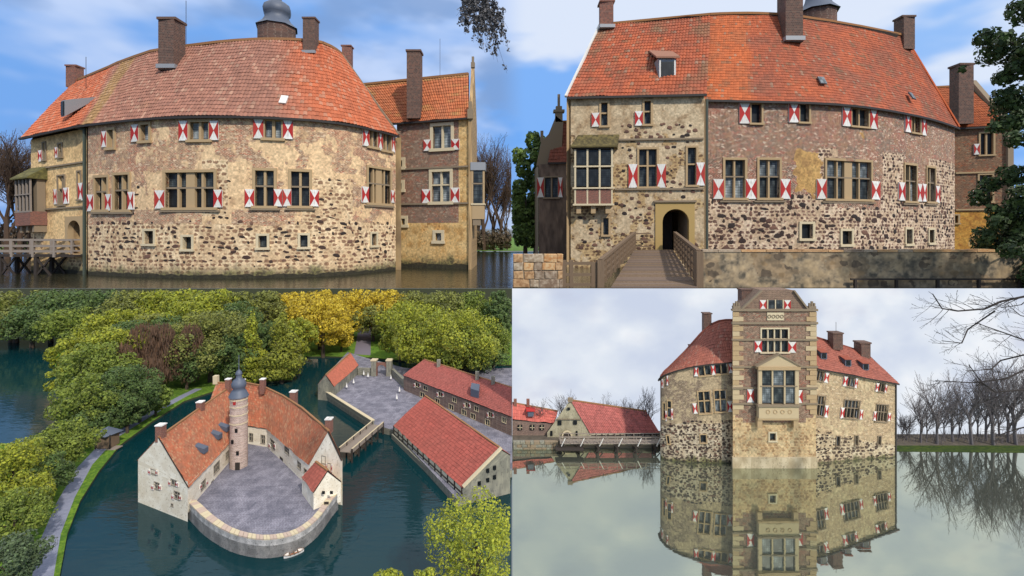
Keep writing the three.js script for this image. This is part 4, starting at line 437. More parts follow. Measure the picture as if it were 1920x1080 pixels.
  // wing roof and gable
  tiledRoof('wing_roof', [V(392, 130.5, -431), V(431, 130.5, -418)], [V(372, 177, -472), V(436, 177, -458)], castle, { ...roofO, seed: 19, color: (x, y, r) => mix([0.42, 0.11, 0.03], [0.3, 0.08, 0.03], fbm(x * 6, y * 5, 5.5, 3)) });
  { const s = new Shape(), g = (x) => [V(x, 13, -418), V(x, 13, -495), V(x + 4, 132, -495), V(x + 5, 182, -457), V(x, 132, -418)]; s.hex(g(432), g(437)); mesh('gable_wall', s.done(), sandDark, castle); }
  // small gabled tower at the near corner, with lantern finial
  tiledRoof('tower_roof', [V(29, 94, -388), V(48, 94, -386)], [V(36, 130, -404), V(52, 130, -402)], castle, { ...roofO, seed: 29, roll: 0.3, color: () => [0.2, 0.055, 0.03] });
  { const s = new Shape(); const g = (z) => [V(20, 92, z), V(40, 92, z), V(42, 128, z), V(36, 133, z), V(30, 118, z), V(24, 112, z)]; s.hex(g(-393), g(-397)); mesh('shaped_gable', s.done(), sandDark, castle); const f = new Shape(); f.box(38.5, 128, -395, 6, 8, 4); f.box(38.5, 136, -395, 9, 2, 6); f.box(38.5, 138, -395, 5, 3, 4); f.box(38.5, 141, -395, 2, 10, 2); mesh('finial', f.done(), sandDark, castle); mesh('finial', new Shape().box(24.6, 112, -395, 2.4, 9, 2.4).done(), sandDark, castle);
    const t = new Shape(); t.quad(V(21.5, 13, -392), V(20, 13, -430), V(20, 93, -430), V(21.5, 93, -392)); mesh('tower_side', t.done(), sandDark, castle); }
}
{ // plank bridge with lattice railings
  const b = thing('plank_bridge', 'plank deck bridge with lattice wooden railings running up to the arched castle gate', 'bridge', [75, bottomTerrace, -250]);
  const L0 = V(43, 14.7, -209), L1 = V(79, 26.9, -309), R0 = V(81, 14.7, -209), R1 = V(103.5, 26.9, -309), n = 34, at = (a, c, t) => a.clone().lerp(c, t), tone = [timber, std(srgb(118, 100, 86), 0.9), std(srgb(104, 88, 76), 0.9)], R = rng(3);
  for (let i = 0; i < n; i++) { const t0 = (i + 0.04) / n, t1 = (i + 0.96) / n, dn = (p) => p.clone().setY(p.y - 0.8); mesh('plank', new Shape().hex([dn(at(L0, L1, t0)), dn(at(R0, R1, t0)), dn(at(R0, R1, t1)), dn(at(L0, L1, t1))], [at(L0, L1, t0), at(R0, R1, t0), at(R0, R1, t1), at(L0, L1, t1)]).done(), tone[(R() * 3) | 0], b); }
  for (const [a, c, h0, h1] of [[L0.clone().add(V(-4, 0, -3)), L1.clone(), 11.6, 11], [R0.clone().add(V(1.5, 0, -3)), R1.clone().add(V(1.4, 0, 0)), 15.6, 11]]) {
    for (let i = 0; i <= 9; i++) { const p = at(a, c, i / 9), h = lerp(h0, h1, i / 9); mesh('post', new Shape().box(p.x, p.y - 0.6, p.z, i ? 1.3 : 3, h + 0.6, i ? 1.3 : 3).done(), timber, b); }
    for (const k of [0.25, 0.5, 0.74, 1]) mesh('rail', new Shape().beam(a.clone().setY(a.y + h0 * k), c.clone().setY(c.y + h1 * k), k === 1 ? 1.9 : 0.8, k === 1 ? 1.3 : 0.9).done(), timber, b);
    for (let i = 0; i < 27; i++) { const p = at(a, c, (i + 0.5) / 27), h = lerp(h0, h1, i / 27); mesh('baluster', new Shape().box(p.x, p.y, p.z, 0.55, h, 0.55).done(), timber, b); }
  }
  { const p = V(79, 26.9, -309); for (const k of [2, 6, 10.4]) mesh('gate_rail', new Shape().beam(V(79, 26.9 + k, -309.5), V(90, 26.9 + k, -312), 0.8).done(), timber, b); }
}
{ // field gate between the bridge and the near wall
  const f = thing('wooden_fence', 'short weathered plank fence between the sandstone wall and the bridge railing', 'fence', [31, bottomTerrace, -212.5]);
  for (const x of [23, 26.2, 36.4]) mesh('post', new Shape().box(x, 14.4, -212.5, x > 30 ? 3 : 1.7, x > 30 ? 11 : 12, 1.7).done(), timber, f);
  for (const y of [15.6, 20, 25]) mesh('rail', new Shape().beam(V(22.6, y, -212), V(36, y, -212), 0.6, 1.3).done(), timber, f);
}
function blockWall(w, x0, x1, z, d, y0, y1, rows, size, seed, mats) {
  const R = rng(seed), h = (y1 - y0) / rows; mesh('core', new Shape().box((x0 + x1) / 2, y0 - 0.4, z, x1 - x0 - 0.5, y1 - y0 + 0.1, d - 1.2).done(), sandDark, w);
  for (let r = 0; r < rows; r++) for (let x = x0; x < x1 - 0.3;) { const l = Math.min(size * (0.6 + 0.9 * R()), x1 - x), e = 0.03 * h, j = () => (R() - 0.5) * 0.12 * h, y = y0 + r * h, c = (zz, k) => [V(x + e + j() * k, y + e + j() * k, zz), V(x + l - e + j() * k, y + e + j() * k, zz), V(x + l - e + j() * k, y + h - e + j() * k, zz), V(x + e + j() * k, y + h - e + j() * k, zz)]; const bk = c(z - d / 2, 0), md = c(z + d / 2 - 0.12 * h, 1.2), g = new Shape(), mid = md.reduce((s, p) => s.add(p), V(0, 0, 0)).multiplyScalar(0.25), fr = md.map((p) => p.clone().lerp(mid, 0.08 + 0.1 * R()).setZ(z + d / 2 - h * 0.07 + h * 0.06 * R())), top = fr.reduce((s, p) => s.add(p), V(0, 0, 0)).multiplyScalar(0.25).add(V((R() - 0.5) * h * 0.4, (R() - 0.5) * h * 0.3, h * 0.02 * R())); for (let i = 0; i < 4; i++) { const k = (i + 1) % 4, f = (p) => [p.x / (2.4 * h), p.y / (2.4 * h)]; g.quad(bk[i], bk[k], md[k], md[i]); g.quad(md[i], md[k], fr[k], fr[i], f(md[i]), f(md[k]), f(fr[k]), f(fr[i])); g.tri(fr[i], fr[k], top, f(fr[i]), f(fr[k]), f(top)); } mesh('stone', g.done(), mats[(R() * mats.length) | 0], w); x += l; }
}
const sandBlocks = [[[196, 160, 118], [150, 112, 76]], [[186, 170, 146], [146, 124, 100]], [[178, 124, 76], [200, 168, 124]], [[168, 150, 128], [120, 98, 78]]].map(([a, b], i) => std(0xffffff, 0.95, { map: rubbleTex(a, b, i + 2) }));
{ const w = thing('sandstone_wall', 'low wall of big weathered sandstone blocks at the water, beside the plank fence', 'wall', [11.5, bottomTerrace, -213]); blockWall(w, 0.4, 22.4, -213, 4, 14.2, 29.2, 4, 6, 5, sandBlocks); }
{ const w = thing('parapet_wall', 'long grey plastered moat wall in tree shade along the bridge foot', 'wall', [160, bottomTerrace, -214]);
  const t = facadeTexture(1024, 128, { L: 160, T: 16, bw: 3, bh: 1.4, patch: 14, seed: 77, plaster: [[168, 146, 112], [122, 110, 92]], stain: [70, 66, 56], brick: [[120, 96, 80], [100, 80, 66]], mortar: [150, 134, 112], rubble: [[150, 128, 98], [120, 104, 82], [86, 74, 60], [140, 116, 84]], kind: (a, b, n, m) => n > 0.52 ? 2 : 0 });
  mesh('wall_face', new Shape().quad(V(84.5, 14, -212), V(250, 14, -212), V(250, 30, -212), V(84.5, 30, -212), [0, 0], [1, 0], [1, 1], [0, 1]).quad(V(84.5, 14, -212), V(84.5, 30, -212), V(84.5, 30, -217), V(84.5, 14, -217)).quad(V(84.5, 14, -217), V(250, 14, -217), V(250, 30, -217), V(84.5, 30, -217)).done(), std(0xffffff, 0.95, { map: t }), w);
  const R = rng(8); for (let x = 84; x < 250;) { const l = 6 + 6 * R(); mesh('coping_stone', new Shape().box(x + l / 2, 30, -214.5, l - 0.25, 0.8 + 0.4 * R(), 5.8).done(), sandBlocks[(R() * 4) | 0], w); x += l; }
  for (let i = 0; i < 6; i++) mesh('rail_post', new Shape().box(150 + i * 18, 14, -209.8, 1, 4.2, 1).done(), timberDark, w); mesh('rail', new Shape().beam(V(148, 18.2, -209.8), V(250, 18.2, -209.8), 0.7, 0.7).done(), timberDark, w); }
// ---------------------------------------------------------------- trees
const bark = std(srgb(78, 66, 54), 0.95), barkDark = std(srgb(52, 46, 42), 0.95), leafMat = new THREE.MeshPhysicalMaterial({ color: 0xffffff, roughness: 0.8, vertexColors: true, side: THREE.DoubleSide, transmission: 0.3, thickness: 0 });
function foliage(lobes, n, size, cols, seed, o = {}) {
  const R = rng(seed), P = [], C = [], area = lobes.map((l) => l[3] * l[4]), sum = area.reduce((a, b) => a + b, 0), a = V(0, 0, 0), b = V(0, 0, 0), d = V(0, 0, 0), p = V(0, 0, 0);
  lobes.forEach((l, k) => {
    const m = Math.round(n * area[k] / sum);
    for (let i = 0; i < m; i++) {
      d.set(R() - 0.5, R() - 0.5, R() - 0.5).normalize(); const r = o.deep ? R() ** 0.4 : 0.78 + 0.26 * R();
      p.set(l[0] + d.x * l[3] * r, l[1] + d.y * l[4] * r, l[2] + d.z * l[5] * r); if (o.clip && !o.clip(p)) continue;
      d.add(a.set(R() - 0.5, R() - 0.5, R() - 0.5).multiplyScalar(1.5)).normalize(); a.set(R() - 0.5, (R() - 0.5) * (o.hang ? 8 : 1), R() - 0.5).cross(d).normalize(); b.crossVectors(d, a).normalize();
      if (o.hang) { b.set((R() - 0.5) * 0.3, -1, (R() - 0.5) * 0.3); a.set(R() - 0.5, 0, R() - 0.5).normalize(); }
      const s = size * (0.4 + 1.1 * R() ** 1.5), sa = s * (o.hang ? 0.3 : 0.55), sb = s * (o.hang ? 2 : 0.75);
      const q = [p.clone().addScaledVector(a, -sa), p.clone().addScaledVector(b, sb), p.clone().addScaledVector(a, sa), p.clone().addScaledVector(b, -sb)];
      for (const k2 of [0, 1, 2, 0, 2, 3]) P.push(q[k2].x, q[k2].y, q[k2].z);
      const f = 0.7 + 0.55 * R(), c = mix(cols[0], cols[1], R()); for (let j = 0; j < 6; j++) C.push(c[0] * f, c[1] * f, c[2] * f);
    }
  });
  const g = new THREE.BufferGeometry(); g.setAttribute('position', new THREE.Float32BufferAttribute(P, 3)); g.setAttribute('color', new THREE.Float32BufferAttribute(C, 3)); g.computeVertexNormals(); return g;
}
const tapered = (s, a, b, r0, r1, n = 5) => { const d = b.clone().sub(a).normalize(), u = Math.abs(d.y) > 0.9 ? V(1, 0, 0) : V(0, 1, 0), x = d.clone().cross(u).normalize(), y = x.clone().cross(d), ring = (p, r) => Array.from({ length: n }, (_, i) => { const t = i / n * 2 * Math.PI; return p.clone().addScaledVector(x, Math.cos(t) * r).addScaledVector(y, Math.sin(t) * r); }), A = ring(a, r0), B = ring(b, r1); for (let i = 0; i < n; i++) { const j = (i + 1) % n; s.quad(A[i], A[j], B[j], B[i]); } };
function grow(s, R, p, d, len, r, depth, o) {                      // a limb and the limbs it bears
  let a = p; const n = depth > 1 ? 3 : 2; const dir = d.clone();
  for (let i = 0; i < n; i++) {
    const b = a.clone().addScaledVector(dir, len / n); if (o.clip && !o.clip(b)) return;
    const r1 = r * (1 - 0.3 * (i + 1) / n); tapered(s, a, b, r * (1 - 0.3 * i / n), Math.max(r1, o.min), depth > 2 ? 6 : 3);
    a = b; dir.add(V(R() - 0.5, (R() - 0.5) * 0.6 + o.rise, R() - 0.5).multiplyScalar(0.42)).normalize();
    if (depth > 0 && (i > 0 || depth < o.depth)) for (let k = 0; k < (depth > 2 ? 2 : 1); k++) { const q = dir.clone().add(V(R() - 0.5, (R() - 0.3) * 0.7, R() - 0.5).multiplyScalar(o.spread)).normalize(); grow(s, R, b, q, len * (0.5 + 0.25 * R()), r1 * 0.55, depth - 1, o); }
  }
  if (depth > 0) grow(s, R, a, dir, len * 0.7, r * 0.62, depth - 1, o);
}
function bareTree(label, x, y, z, h, seed, o = {}) {
  const fork = o.fork ?? 0.32, t = thing('bare_tree', label, 'tree', [x, y, z], o.group), R = rng(seed), s = new Shape(), c = new Shape(), r = h * 0.022, top = y + h * 0.3, opt = { min: o.min ?? h * 0.0011, rise: 0.14, depth: 4, spread: 1.7, clip: o.clip };
  const lean = V((R() - 0.5) * 0.14, 1, (R() - 0.5) * 0.1).normalize(); let p = V(x, y - 0.2, z); const q = p.clone().addScaledVector(lean, h * fork); tapered(s, p, q, r * 0.9, r * 0.62, 7);
  mesh('trunk', s.done(), o.bark ?? barkDark, t);
  for (let k = 0; k < (o.limbs ?? 4); k++) { const a = k / 4 * 6.28 + R(); grow(c, R, q.clone().addScaledVector(lean, -h * 0.05 * k), V(Math.cos(a) * 0.42, 1, Math.sin(a) * 0.42).normalize(), h * (0.25 + 0.08 * R()), r * 0.42, o.depth ?? 4, opt); }
  if (c.p.length) mesh('crown', c.done(), o.bark ?? barkDark, t); return t;
}

// ================================================================ aerial: the castle island, its bailey and the wood
const line2 = (l, y) => l.map(([x, z]) => V(x, y, z));
function slab(name, pts, y, y0, material, sideMat, parent) {
  const sh = new THREE.Shape(pts.map((p) => new THREE.Vector2(p.x, -p.z))), g = new THREE.ShapeGeometry(sh).rotateX(-Math.PI / 2).translate(0, y, 0), uv = g.attributes.uv, ps = g.attributes.position; for (let i = 0; i < uv.count; i++) uv.setXY(i, ps.getX(i) / 12, ps.getZ(i) / 12);
  const top = parent ? mesh(name, g, material, parent) : structure(name, g, material), s = new Shape(); let run = 0;
  pts.forEach((p, i) => { const q = pts[(i + 1) % pts.length], l = p.distanceTo(q) / 6; s.quad(V(p.x, y0, p.z), V(q.x, y0, q.z), V(q.x, y, q.z), V(p.x, y, p.z), [run, 0], [run + l, 0], [run + l, (y - y0) / 6], [run, (y - y0) / 6]); run += l; });
  if (parent) mesh(name + '_side', s.done(), sideMat, parent); else structure(name + '_edge', s.done(), sideMat); return top;
}
slab('wooded_bank', line2(shore, 0.4), 0.4, -0.6, grass, std(rgb(0.04, 0.045, 0.02), 1));
{ const s = new Shape(), P = pathLine, w = 0.95; for (let i = 0; i < P.length - 1; i++) { const n = (k) => { const a = P[Math.max(k - 1, 0)], b = P[Math.min(k + 1, P.length - 1)], l = Math.hypot(b[0] - a[0], b[1] - a[1]); return [-(b[1] - a[1]) / l * w, (b[0] - a[0]) / l * w]; }, p = (k, e) => V(P[k][0] + n(k)[0] * e, 0.412, P[k][1] + n(k)[1] * e); s.quad(p(i, -1), p(i + 1, -1), p(i + 1, 1), p(i, 1), [0, i], [0, i + 1], [0.2, i + 1], [0.2, i]); }
  structure('path', s.done(), std(0xffffff, 0.95, { map: texture(128, 512, (u, v) => { const n = fbm(u * 20, v * 60, 3.5, 4); return mix([112, 116, 134], [154, 156, 172], n); }) })); }
structure('road', new Shape().quad(V(-50, 0.42, -152), V(-44.5, 0.42, -151), V(-56, 0.42, -191), V(-63, 0.42, -198)).done(), std(srgb(120, 112, 122), 0.95));
const cobbleTex = texture(512, 512, (u, v) => { const n = fbm(u * 7, v * 7, 2.5, 5), m = noise(u * 70, v * 70, 3.5), gx = (u * 60 + (Math.floor(v * 60) & 1) * 0.5) % 1, gy = (v * 60) % 1, k = hash3(Math.floor(u * 60 + (Math.floor(v * 60) & 1) * 0.5), Math.floor(v * 60), 5); if (gx < 0.16 || gy < 0.16) return [76, 74, 82]; return mix([92, 92, 104], [172, 168, 178], clamp(step(0.25, 0.75, n) * 0.55 + m * 0.2 + k * 0.3)); });
const cobbles = std(0xffffff, 0.95, { map: cobbleTex });
const limeTex = (a, b, spot, seed) => texture(512, 256, (u, v) => { const n = fbm(u * 9, v * 5, seed + 0.5, 4), m = fbm(u * 60, v * 36, seed + 4.5, 2); return mix(mix(a, b, step(0.3, 0.7, n)), spot, step(0.62, 0.72, m) * 0.55); });
const lime = std(0xffffff, 0.95, { map: limeTex([246, 238, 218], [228, 216, 192], [176, 162, 136], 3) }), curtainMat = std(0xffffff, 0.95, { map: limeTex([196, 192, 186], [150, 148, 144], [64, 62, 60], 9) }), greyStone = std(0xffffff, 0.95, { map: limeTex([150, 146, 128], [118, 116, 104], [84, 82, 76], 14) });
const roofMat2 = std(srgb(150, 78, 58), 0.9), brickSmall = std(0xffffff, 0.95, { map: (() => { const t = brickTex(8, [138, 112, 98], [104, 84, 76], [150, 134, 120], 14, 40); return t; })() });
const smallRoof = { w: 0.34, h: 0.5, lap: 0.05, roll: 0.05, thick: 0.16, ridge: 0.22, seed: 5, color: (x, y, r) => { let c = mix([0.42, 0.13, 0.06], [0.3, 0.12, 0.065], step(0.3, 0.7, fbm(x * 18, y * 7, 7.5, 4))); if (r() < 0.2) c = mix(c, [0.4, 0.24, 0.13], 0.6); return c; } };
{
  const c = thing('island_castle', 'whitewashed horseshoe castle with slender onion-domed stair tower around a cobbled court, seen from above', 'castle', [-42, 0, -72]);
  const [a, b, r0, r1] = wingWest.map(vec), wo = { bar: 0.12, depth: 0.13, stone: std(srgb(150, 140, 124), 0.9), glass: glassA, surround: 0.1 };
  const { A, B } = gabled(c, [a, b, r0, r1], -0.5, { wall: lime, roof: smallRoof, noNear: true, noFrontGable: true, k: 0.78 });
  buildWall('gable_wall', gableWest, lime, c, 0.12); mesh('gable_wall', new Shape().tri(A, a, r0, [0, 0], [1, 0], [0.5, 1]).tri(A, a, A.clone().setY(5)).done(), lime, c);
  buildWall('court_wall', courtWest, lime, c, 0.12); buildWall('court_wall', courtEast, lime, c, 0.12);
  for (const T of [gableWest, courtWest, courtEast]) { windows(T, c, wo); shutters(T, c, 0.1, 0, 1); for (const w of T.win) if (!w[4]) { const f = wallFrame(T, w[0], w[1], w[2], w[3], -0.1); piece('door', cube, timberDark, c, f.c.sub(c.foot), f.q, V(f.w, f.h, 0.1)); } }
  const E = wingEast.map(vec), R = wingEastRidge.map(vec), out = E.map((e, i) => e.clone().lerp(R[i], -0.04)); tiledRoof('roof', out, R, c, { ...smallRoof, seed: 6 });
  const Bk = E.map((e, i) => R[i].clone().add(R[i].clone().sub(e).multiplyScalar(0.72)).setY(10.4 - 0.72 * 5.4)); tiledRoof('roof', [...Bk].reverse(), [...R].reverse(), c, { ...smallRoof, ridge: 0, seed: 7 });
  { const s = new Shape(); for (let i = 0; i < E.length - 1; i++) s.quad(Bk[i].clone().setY(-0.5), Bk[i + 1].clone().setY(-0.5), Bk[i + 1], Bk[i]); s.quad(Bk[0].clone().setY(-0.5), B.clone().setY(-0.5), B, Bk[0]); mesh('outer_wall', s.done(), lime, c); }
  { const p = E.at(-1).clone(), q = Bk.at(-1).clone(), t = R.at(-1).clone(), s = new Shape(); s.quad(p.clone().setY(-0.5), q.clone().setY(-0.5), q, p, [0, 0], [0.7, 0], [0.7, 0.5], [0, 0.5]); s.tri(p, q, t, [0, 0.5], [0.7, 0.5], [0.35, 1]); mesh('gable_wall', s.done(), lime, c); const T = { st: [[p.x, p.z, 1, 6], [q.x, q.z, 1, 6]], win: [[2.3, 2.9, 0.9, 1.1, 1, 1], [3.4, 4, 0.7, 0.92, 2, 1]], shut: [[3.1, 3.35, 0.7, 0.92], [4.05, 4.3, 0.7, 0.92]] }; windows(T, c, wo); shutters(T, c, 0.1); }
  // stair tower
  { const [x, y, z] = stairTower, r = 1.32; mesh('stair_tower', new THREE.CylinderGeometry(r, r * 1.02, 11.4, 8).translate(x, y + 5.7, z), std(0xffffff, 0.95, { map: brickTex(12, [190, 164, 148], [158, 132, 120], [206, 196, 184], 24, 60) }), c); for (const h of [7.2, 8.6, 9.9, 11]) mesh('tower_band', new THREE.CylinderGeometry(r * 1.07, r * 1.07, 0.16, 8).translate(x, y + h, z), sandPale, c);
    const p = [[r * 1.16, 0], [r * 1.1, 0.2], [r * 0.82, 0.9], [r * 0.62, 1.2], [r * 0.8, 1.5], [r * 0.86, 2], [r * 0.66, 2.6], [r * 0.34, 2.9], [r * 0.32, 3.5], [r * 0.42, 3.6], [r * 0.3, 4], [0.06, 4.4], [0.05, 6.6], [0.01, 6.7]].map(([q, h]) => new THREE.Vector2(q, h)); mesh('onion_dome', new THREE.LatheGeometry(p, 10).translate(x, y + 11.4, z), slate, c);
    for (const [h, k] of [[10.4, 0], [6, 0.3], [4.2, -0.3], [2.4, 0.5]]) mesh('tower_window', new Shape().box(x + k, y + h, z + r * 0.98, 0.4, 0.6, 0.12).done(), h > 10 ? reds[0] : glassA[2], c); mesh('tower_door', new Shape().box(x + 0.5, y, z + r * 0.98, 0.7, 1.2, 0.12).done(), timberDark, c); }
  // cobbled court and curtain wall
  slab('court', line2([...courtLine, ...[...curtainLine].reverse()], 1.5), 1.5, -0.5, cobbles, curtainMat, c);
  { const P = line2(curtainLine, 0), cen = V(-37, 0, -70), s = new Shape(), t = new Shape(); let run = 0; const inn = P.map((p) => p.clone().add(cen.clone().sub(p).setLength(0.95)));
    for (let i = 0; i < P.length - 1; i++) { const p = P[i], q = P[i + 1], l = p.distanceTo(q) / 6, y = (v, h) => v.clone().setY(h); s.quad(y(p, -0.5), y(q, -0.5), y(q, 2.2), y(p, 2.2), [run, 0], [run + l, 0], [run + l, 0.9], [run, 0.9]); s.quad(y(inn[i], 1), y(inn[i + 1], 1), y(inn[i + 1], 2.2), y(inn[i], 2.2), [run, 0], [run + l, 0], [run + l, 0.3], [run, 0.3]); run += l;
      const m = (e, k) => e.clone().lerp(k, 0.5); for (const [f0, f1] of [[0.02, 0.48], [0.52, 0.98]]) { const a0 = p.clone().lerp(q, f0), a1 = p.clone().lerp(q, f1), b0 = inn[i].clone().lerp(inn[i + 1], f0), b1 = inn[i].clone().lerp(inn[i + 1], f1); mesh('coping_stone', new Shape().hex([a0, a1, b1, b0].map((v) => y(v, 2.2)), [a0, a1, b1, b0].map((v) => y(v, 2.36))).done(), i % 2 ? sandPale : std(srgb(190, 168, 150), 0.95), c); } }
    mesh('curtain_wall', s.done(), curtainMat, c); }
  { const [p, q, t, u] = annex.map(vec); gabled(c, [q, p, u, t], 1, { wall: lime, roof: { ...smallRoof, color: () => [0.34, 0.09, 0.06] } }); mesh('annex_door', new Shape().box(-25.4, 1.4, -65.7, 0.6, 1.3, 0.1).done(), timberDark, c); for (const x of [-26, -24.9]) mesh('annex_window', new Shape().box(x, 3.5, -66.2, 0.4, 0.4, 0.1).done(), glassA[2], c); }
  { const s = (x, y, z, w, h) => mesh('chimney', new Shape().box(x, y, z, w, h, w).done(), brickRed, c), cap = (x, y, z, w) => mesh('chimney_cap', new Shape().box(x, y, z, w * 1.15, 0.14, w * 1.15).done(), paint[0], c);
    for (const [x, y, z, w, h] of [[-50.4, 9.6, -68.9, 0.95, 2.3], [-52.6, 9, -89, 0.8, 3.2], [-50.8, 9.6, -90.4, 0.8, 2], [-46.2, 9.6, -89, 0.8, 2.6], [-38.2, 9.4, -84, 1, 2.2], [-27.4, 9.6, -71.9, 0.9, 2], [-51.6, 9, -79.5, 0.9, 2.4]]) { s(x, y, z, w, h); cap(x, y + h, z, w); } }
  for (const t of [0.34, 0.6, 0.76]) { const p = a.clone().lerp(b, t).lerp(r0.clone().lerp(r1, t), 0.28); mesh('dormer', new Shape().hex([V(p.x + 0.7, p.y - 0.3, p.z + 0.55), V(p.x + 0.7, p.y - 0.3, p.z - 0.5), V(p.x - 0.6, p.y + 0.3, p.z - 0.5), V(p.x - 0.6, p.y + 0.3, p.z + 0.55)], [V(p.x + 0.7, p.y + 0.45, p.z + 0.55), V(p.x + 0.7, p.y + 0.45, p.z - 0.5), V(p.x - 0.9, p.y + 1, p.z - 0.5), V(p.x - 0.9, p.y + 1, p.z + 0.55)]).done(), slate, c); }
  { // far gabled tower of the castle
    const x = -56.5, z = -92.5, y = 4.6; gabled(c, [V(x - 1.4, y, z + 2), V(x + 5.4, y, z + 2.4), V(x - 1.4, 10, z - 1.4), V(x + 5.4, 10, z - 1)], -0.5, { wall: lime, roof: smallRoof }); mesh('finial', new Shape().box(x - 1.4, 9.8, z - 1.4, 0.8, 1.6, 0.8).done(), sandPale, c); }
}
{ // arched stone of the bailey: quay, court, gateway
  slab('bailey_court', line2(baileyLine, 1.2), 1.2, -0.5, cobbles, greyStone);
  const g = thing('gate_arch', 'small twin-pier stone gateway with arched opening at the far side of the cobbled bailey court', 'gateway', gateArch), [x, y, z] = gateArch;
  for (const s of [-1, 1]) { mesh('pier', new Shape().box(x + s * 2, y, z, 1.3, 4, 1.6).done(), greyStone, g); mesh('pier_cap', new Shape().box(x + s * 2, y + 4, z, 1.6, 0.3, 1.9).done(), sandPale, g); } const sh = new THREE.Shape(); sh.moveTo(-1.4, 0); sh.lineTo(-1.4, 3.4); sh.lineTo(1.4, 3.4); sh.lineTo(1.4, 0); sh.lineTo(1.2, 0); sh.lineTo(1.2, 1.7); sh.absarc(0, 1.7, 1.2, 0, Math.PI, false); sh.lineTo(-1.2, 0); mesh('arch', new THREE.ExtrudeGeometry(sh, { depth: 0.9, bevelEnabled: false }).translate(x, y, z - 0.4), brickRed, g);
  const w = thing('bailey_wall', 'grey quay parapet along the bailey court, between footbridge and small lodge', 'wall', [-34, 0, -110]), P = line2(baileyLine, 0); mesh('parapet', new Shape().beam(P[0].clone().setY(1.5), P[1].clone().setY(1.5), 0.5, 0.9).done(), greyStone, w); mesh('coping', new Shape().beam(P[0].clone().setY(2.02), P[1].clone().setY(2.02), 0.7, 0.14).done(), sandPale, w);
  const w2 = thing('court_wall', 'rubble court wall joining lodge and long house on both sides of the gate arch', 'wall', [-34, 1.2, -128]); mesh('parapet', new Shape().beam(V(-41, 2.1, -128), V(-37.4, 2.1, -127.6), 0.7, 2).done(), greyStone, w2); mesh('parapet', new Shape().beam(V(-31.6, 2.1, -127.2), V(-26.2, 2.1, -117.5), 0.7, 2).done(), greyStone, w2);
}
const bailRoof = { ...smallRoof, color: (x, y, r) => mix([0.36, 0.09, 0.07], [0.3, 0.09, 0.07], fbm(x * 9, y * 5, 3.5, 3)) };
{ const h = thing('long_house', 'long two-storey bailey house with red roof and rows of shuttered windows beyond the court', 'house', [-12, 1.2, -108]), [a, b, c, d] = longHouse.map(vec); gabled(h, [a, b, c, d], 1, { wall: brickSmall, roof: bailRoof, noNear: true, k: 0.9, gable: greyStone }); buildWall('wall', longWall, brickSmall, h, 0.12); windows(longWall, h, { bar: 0.12, depth: 0.13, stone: sandPale, glass: glassA, surround: 0.1 }); shutters(longWall, h, 0.1);
  for (const [x, y, z] of [[-17.5, 7, -114.6], [-7.6, 7, -105], [-4, 7, -101.6]]) { mesh('chimney', new Shape().box(x, y, z, 0.8, 1.9, 0.8).done(), greyStone, h); } mesh('dormer', new Shape().hex([V(-8.6, 5.4, -99.6), V(-6.8, 5.4, -98), V(-6.8, 5.4, -101), V(-8.6, 5.4, -102)], [V(-8.6, 7, -99.6), V(-6.8, 7, -98), V(-6.8, 7.4, -101), V(-8.6, 7.4, -102)]).done(), slate, h); }
{ const h = thing('waterside_barn', 'big red-roofed barn with timber-framed flank standing along the moat right of the footbridge', 'barn', [-12, 0.8, -82]), [a, b, c, d] = barn.map(vec), pl = std(srgb(226, 214, 184), 0.95), { A, B } = gabled(h, [a, b, c, d], -0.4, { wall: pl, gable: greyStone, roof: { ...bailRoof, color: (x, y, r) => mix([0.4, 0.085, 0.06], [0.32, 0.085, 0.06], fbm(x * 9, y * 5, 8.5, 3)) }, k: 0.24, over: 0.012 });
  const n = a.clone().sub(c).setY(0).normalize(); for (let i = 0; i <= 12; i++) { const p = a.clone().lerp(b, 0.01 + 0.98 * i / 12).addScaledVector(n, 0.06); mesh('timber_post', new Shape().beam(p.clone().setY(0.9), p.clone().setY(2.45), 0.2, 0.14).done(), timberDark, h); } for (const y of [0.95, 1.7]) mesh('timber_rail', new Shape().beam(a.clone().setY(y).addScaledVector(n, 0.08), b.clone().setY(y).addScaledVector(n, 0.08), 0.14, 0.14).done(), timberDark, h); mesh('plinth', new Shape().beam(a.clone().setY(0.35).addScaledVector(n, 0.2), b.clone().setY(0.35).addScaledVector(n, 0.2), 0.5, 1.1).done(), greyStone, h);
  mesh('gable_coping', new Shape().beam(b.clone().setY(2.7), d.clone().setY(7.2), 0.5, 0.3).done(), sandPale, h); for (const [t, y] of [[0.4, 2.4], [0.62, 2.6], [0.8, 2.8], [0.62, 4], [0.8, 4.2]]) { const p = b.clone().lerp(d, t).setY(y); mesh('gable_window', new Shape().box(p.x + 0.12, p.y, p.z + 0.02, 0.45, 0.55, 0.3).done(), glassA[2], h); } }
{ const h = thing('gate_lodge', 'small red-roofed lodge with pale gable at the corner of the bailey court', 'house', [-43, 1.2, -120]), [a, b, c, d] = gateLodge.map(vec); gabled(h, [a, b, c, d], 0, { wall: greyStone, roof: { ...bailRoof, color: () => [0.42, 0.12, 0.07] } }); }
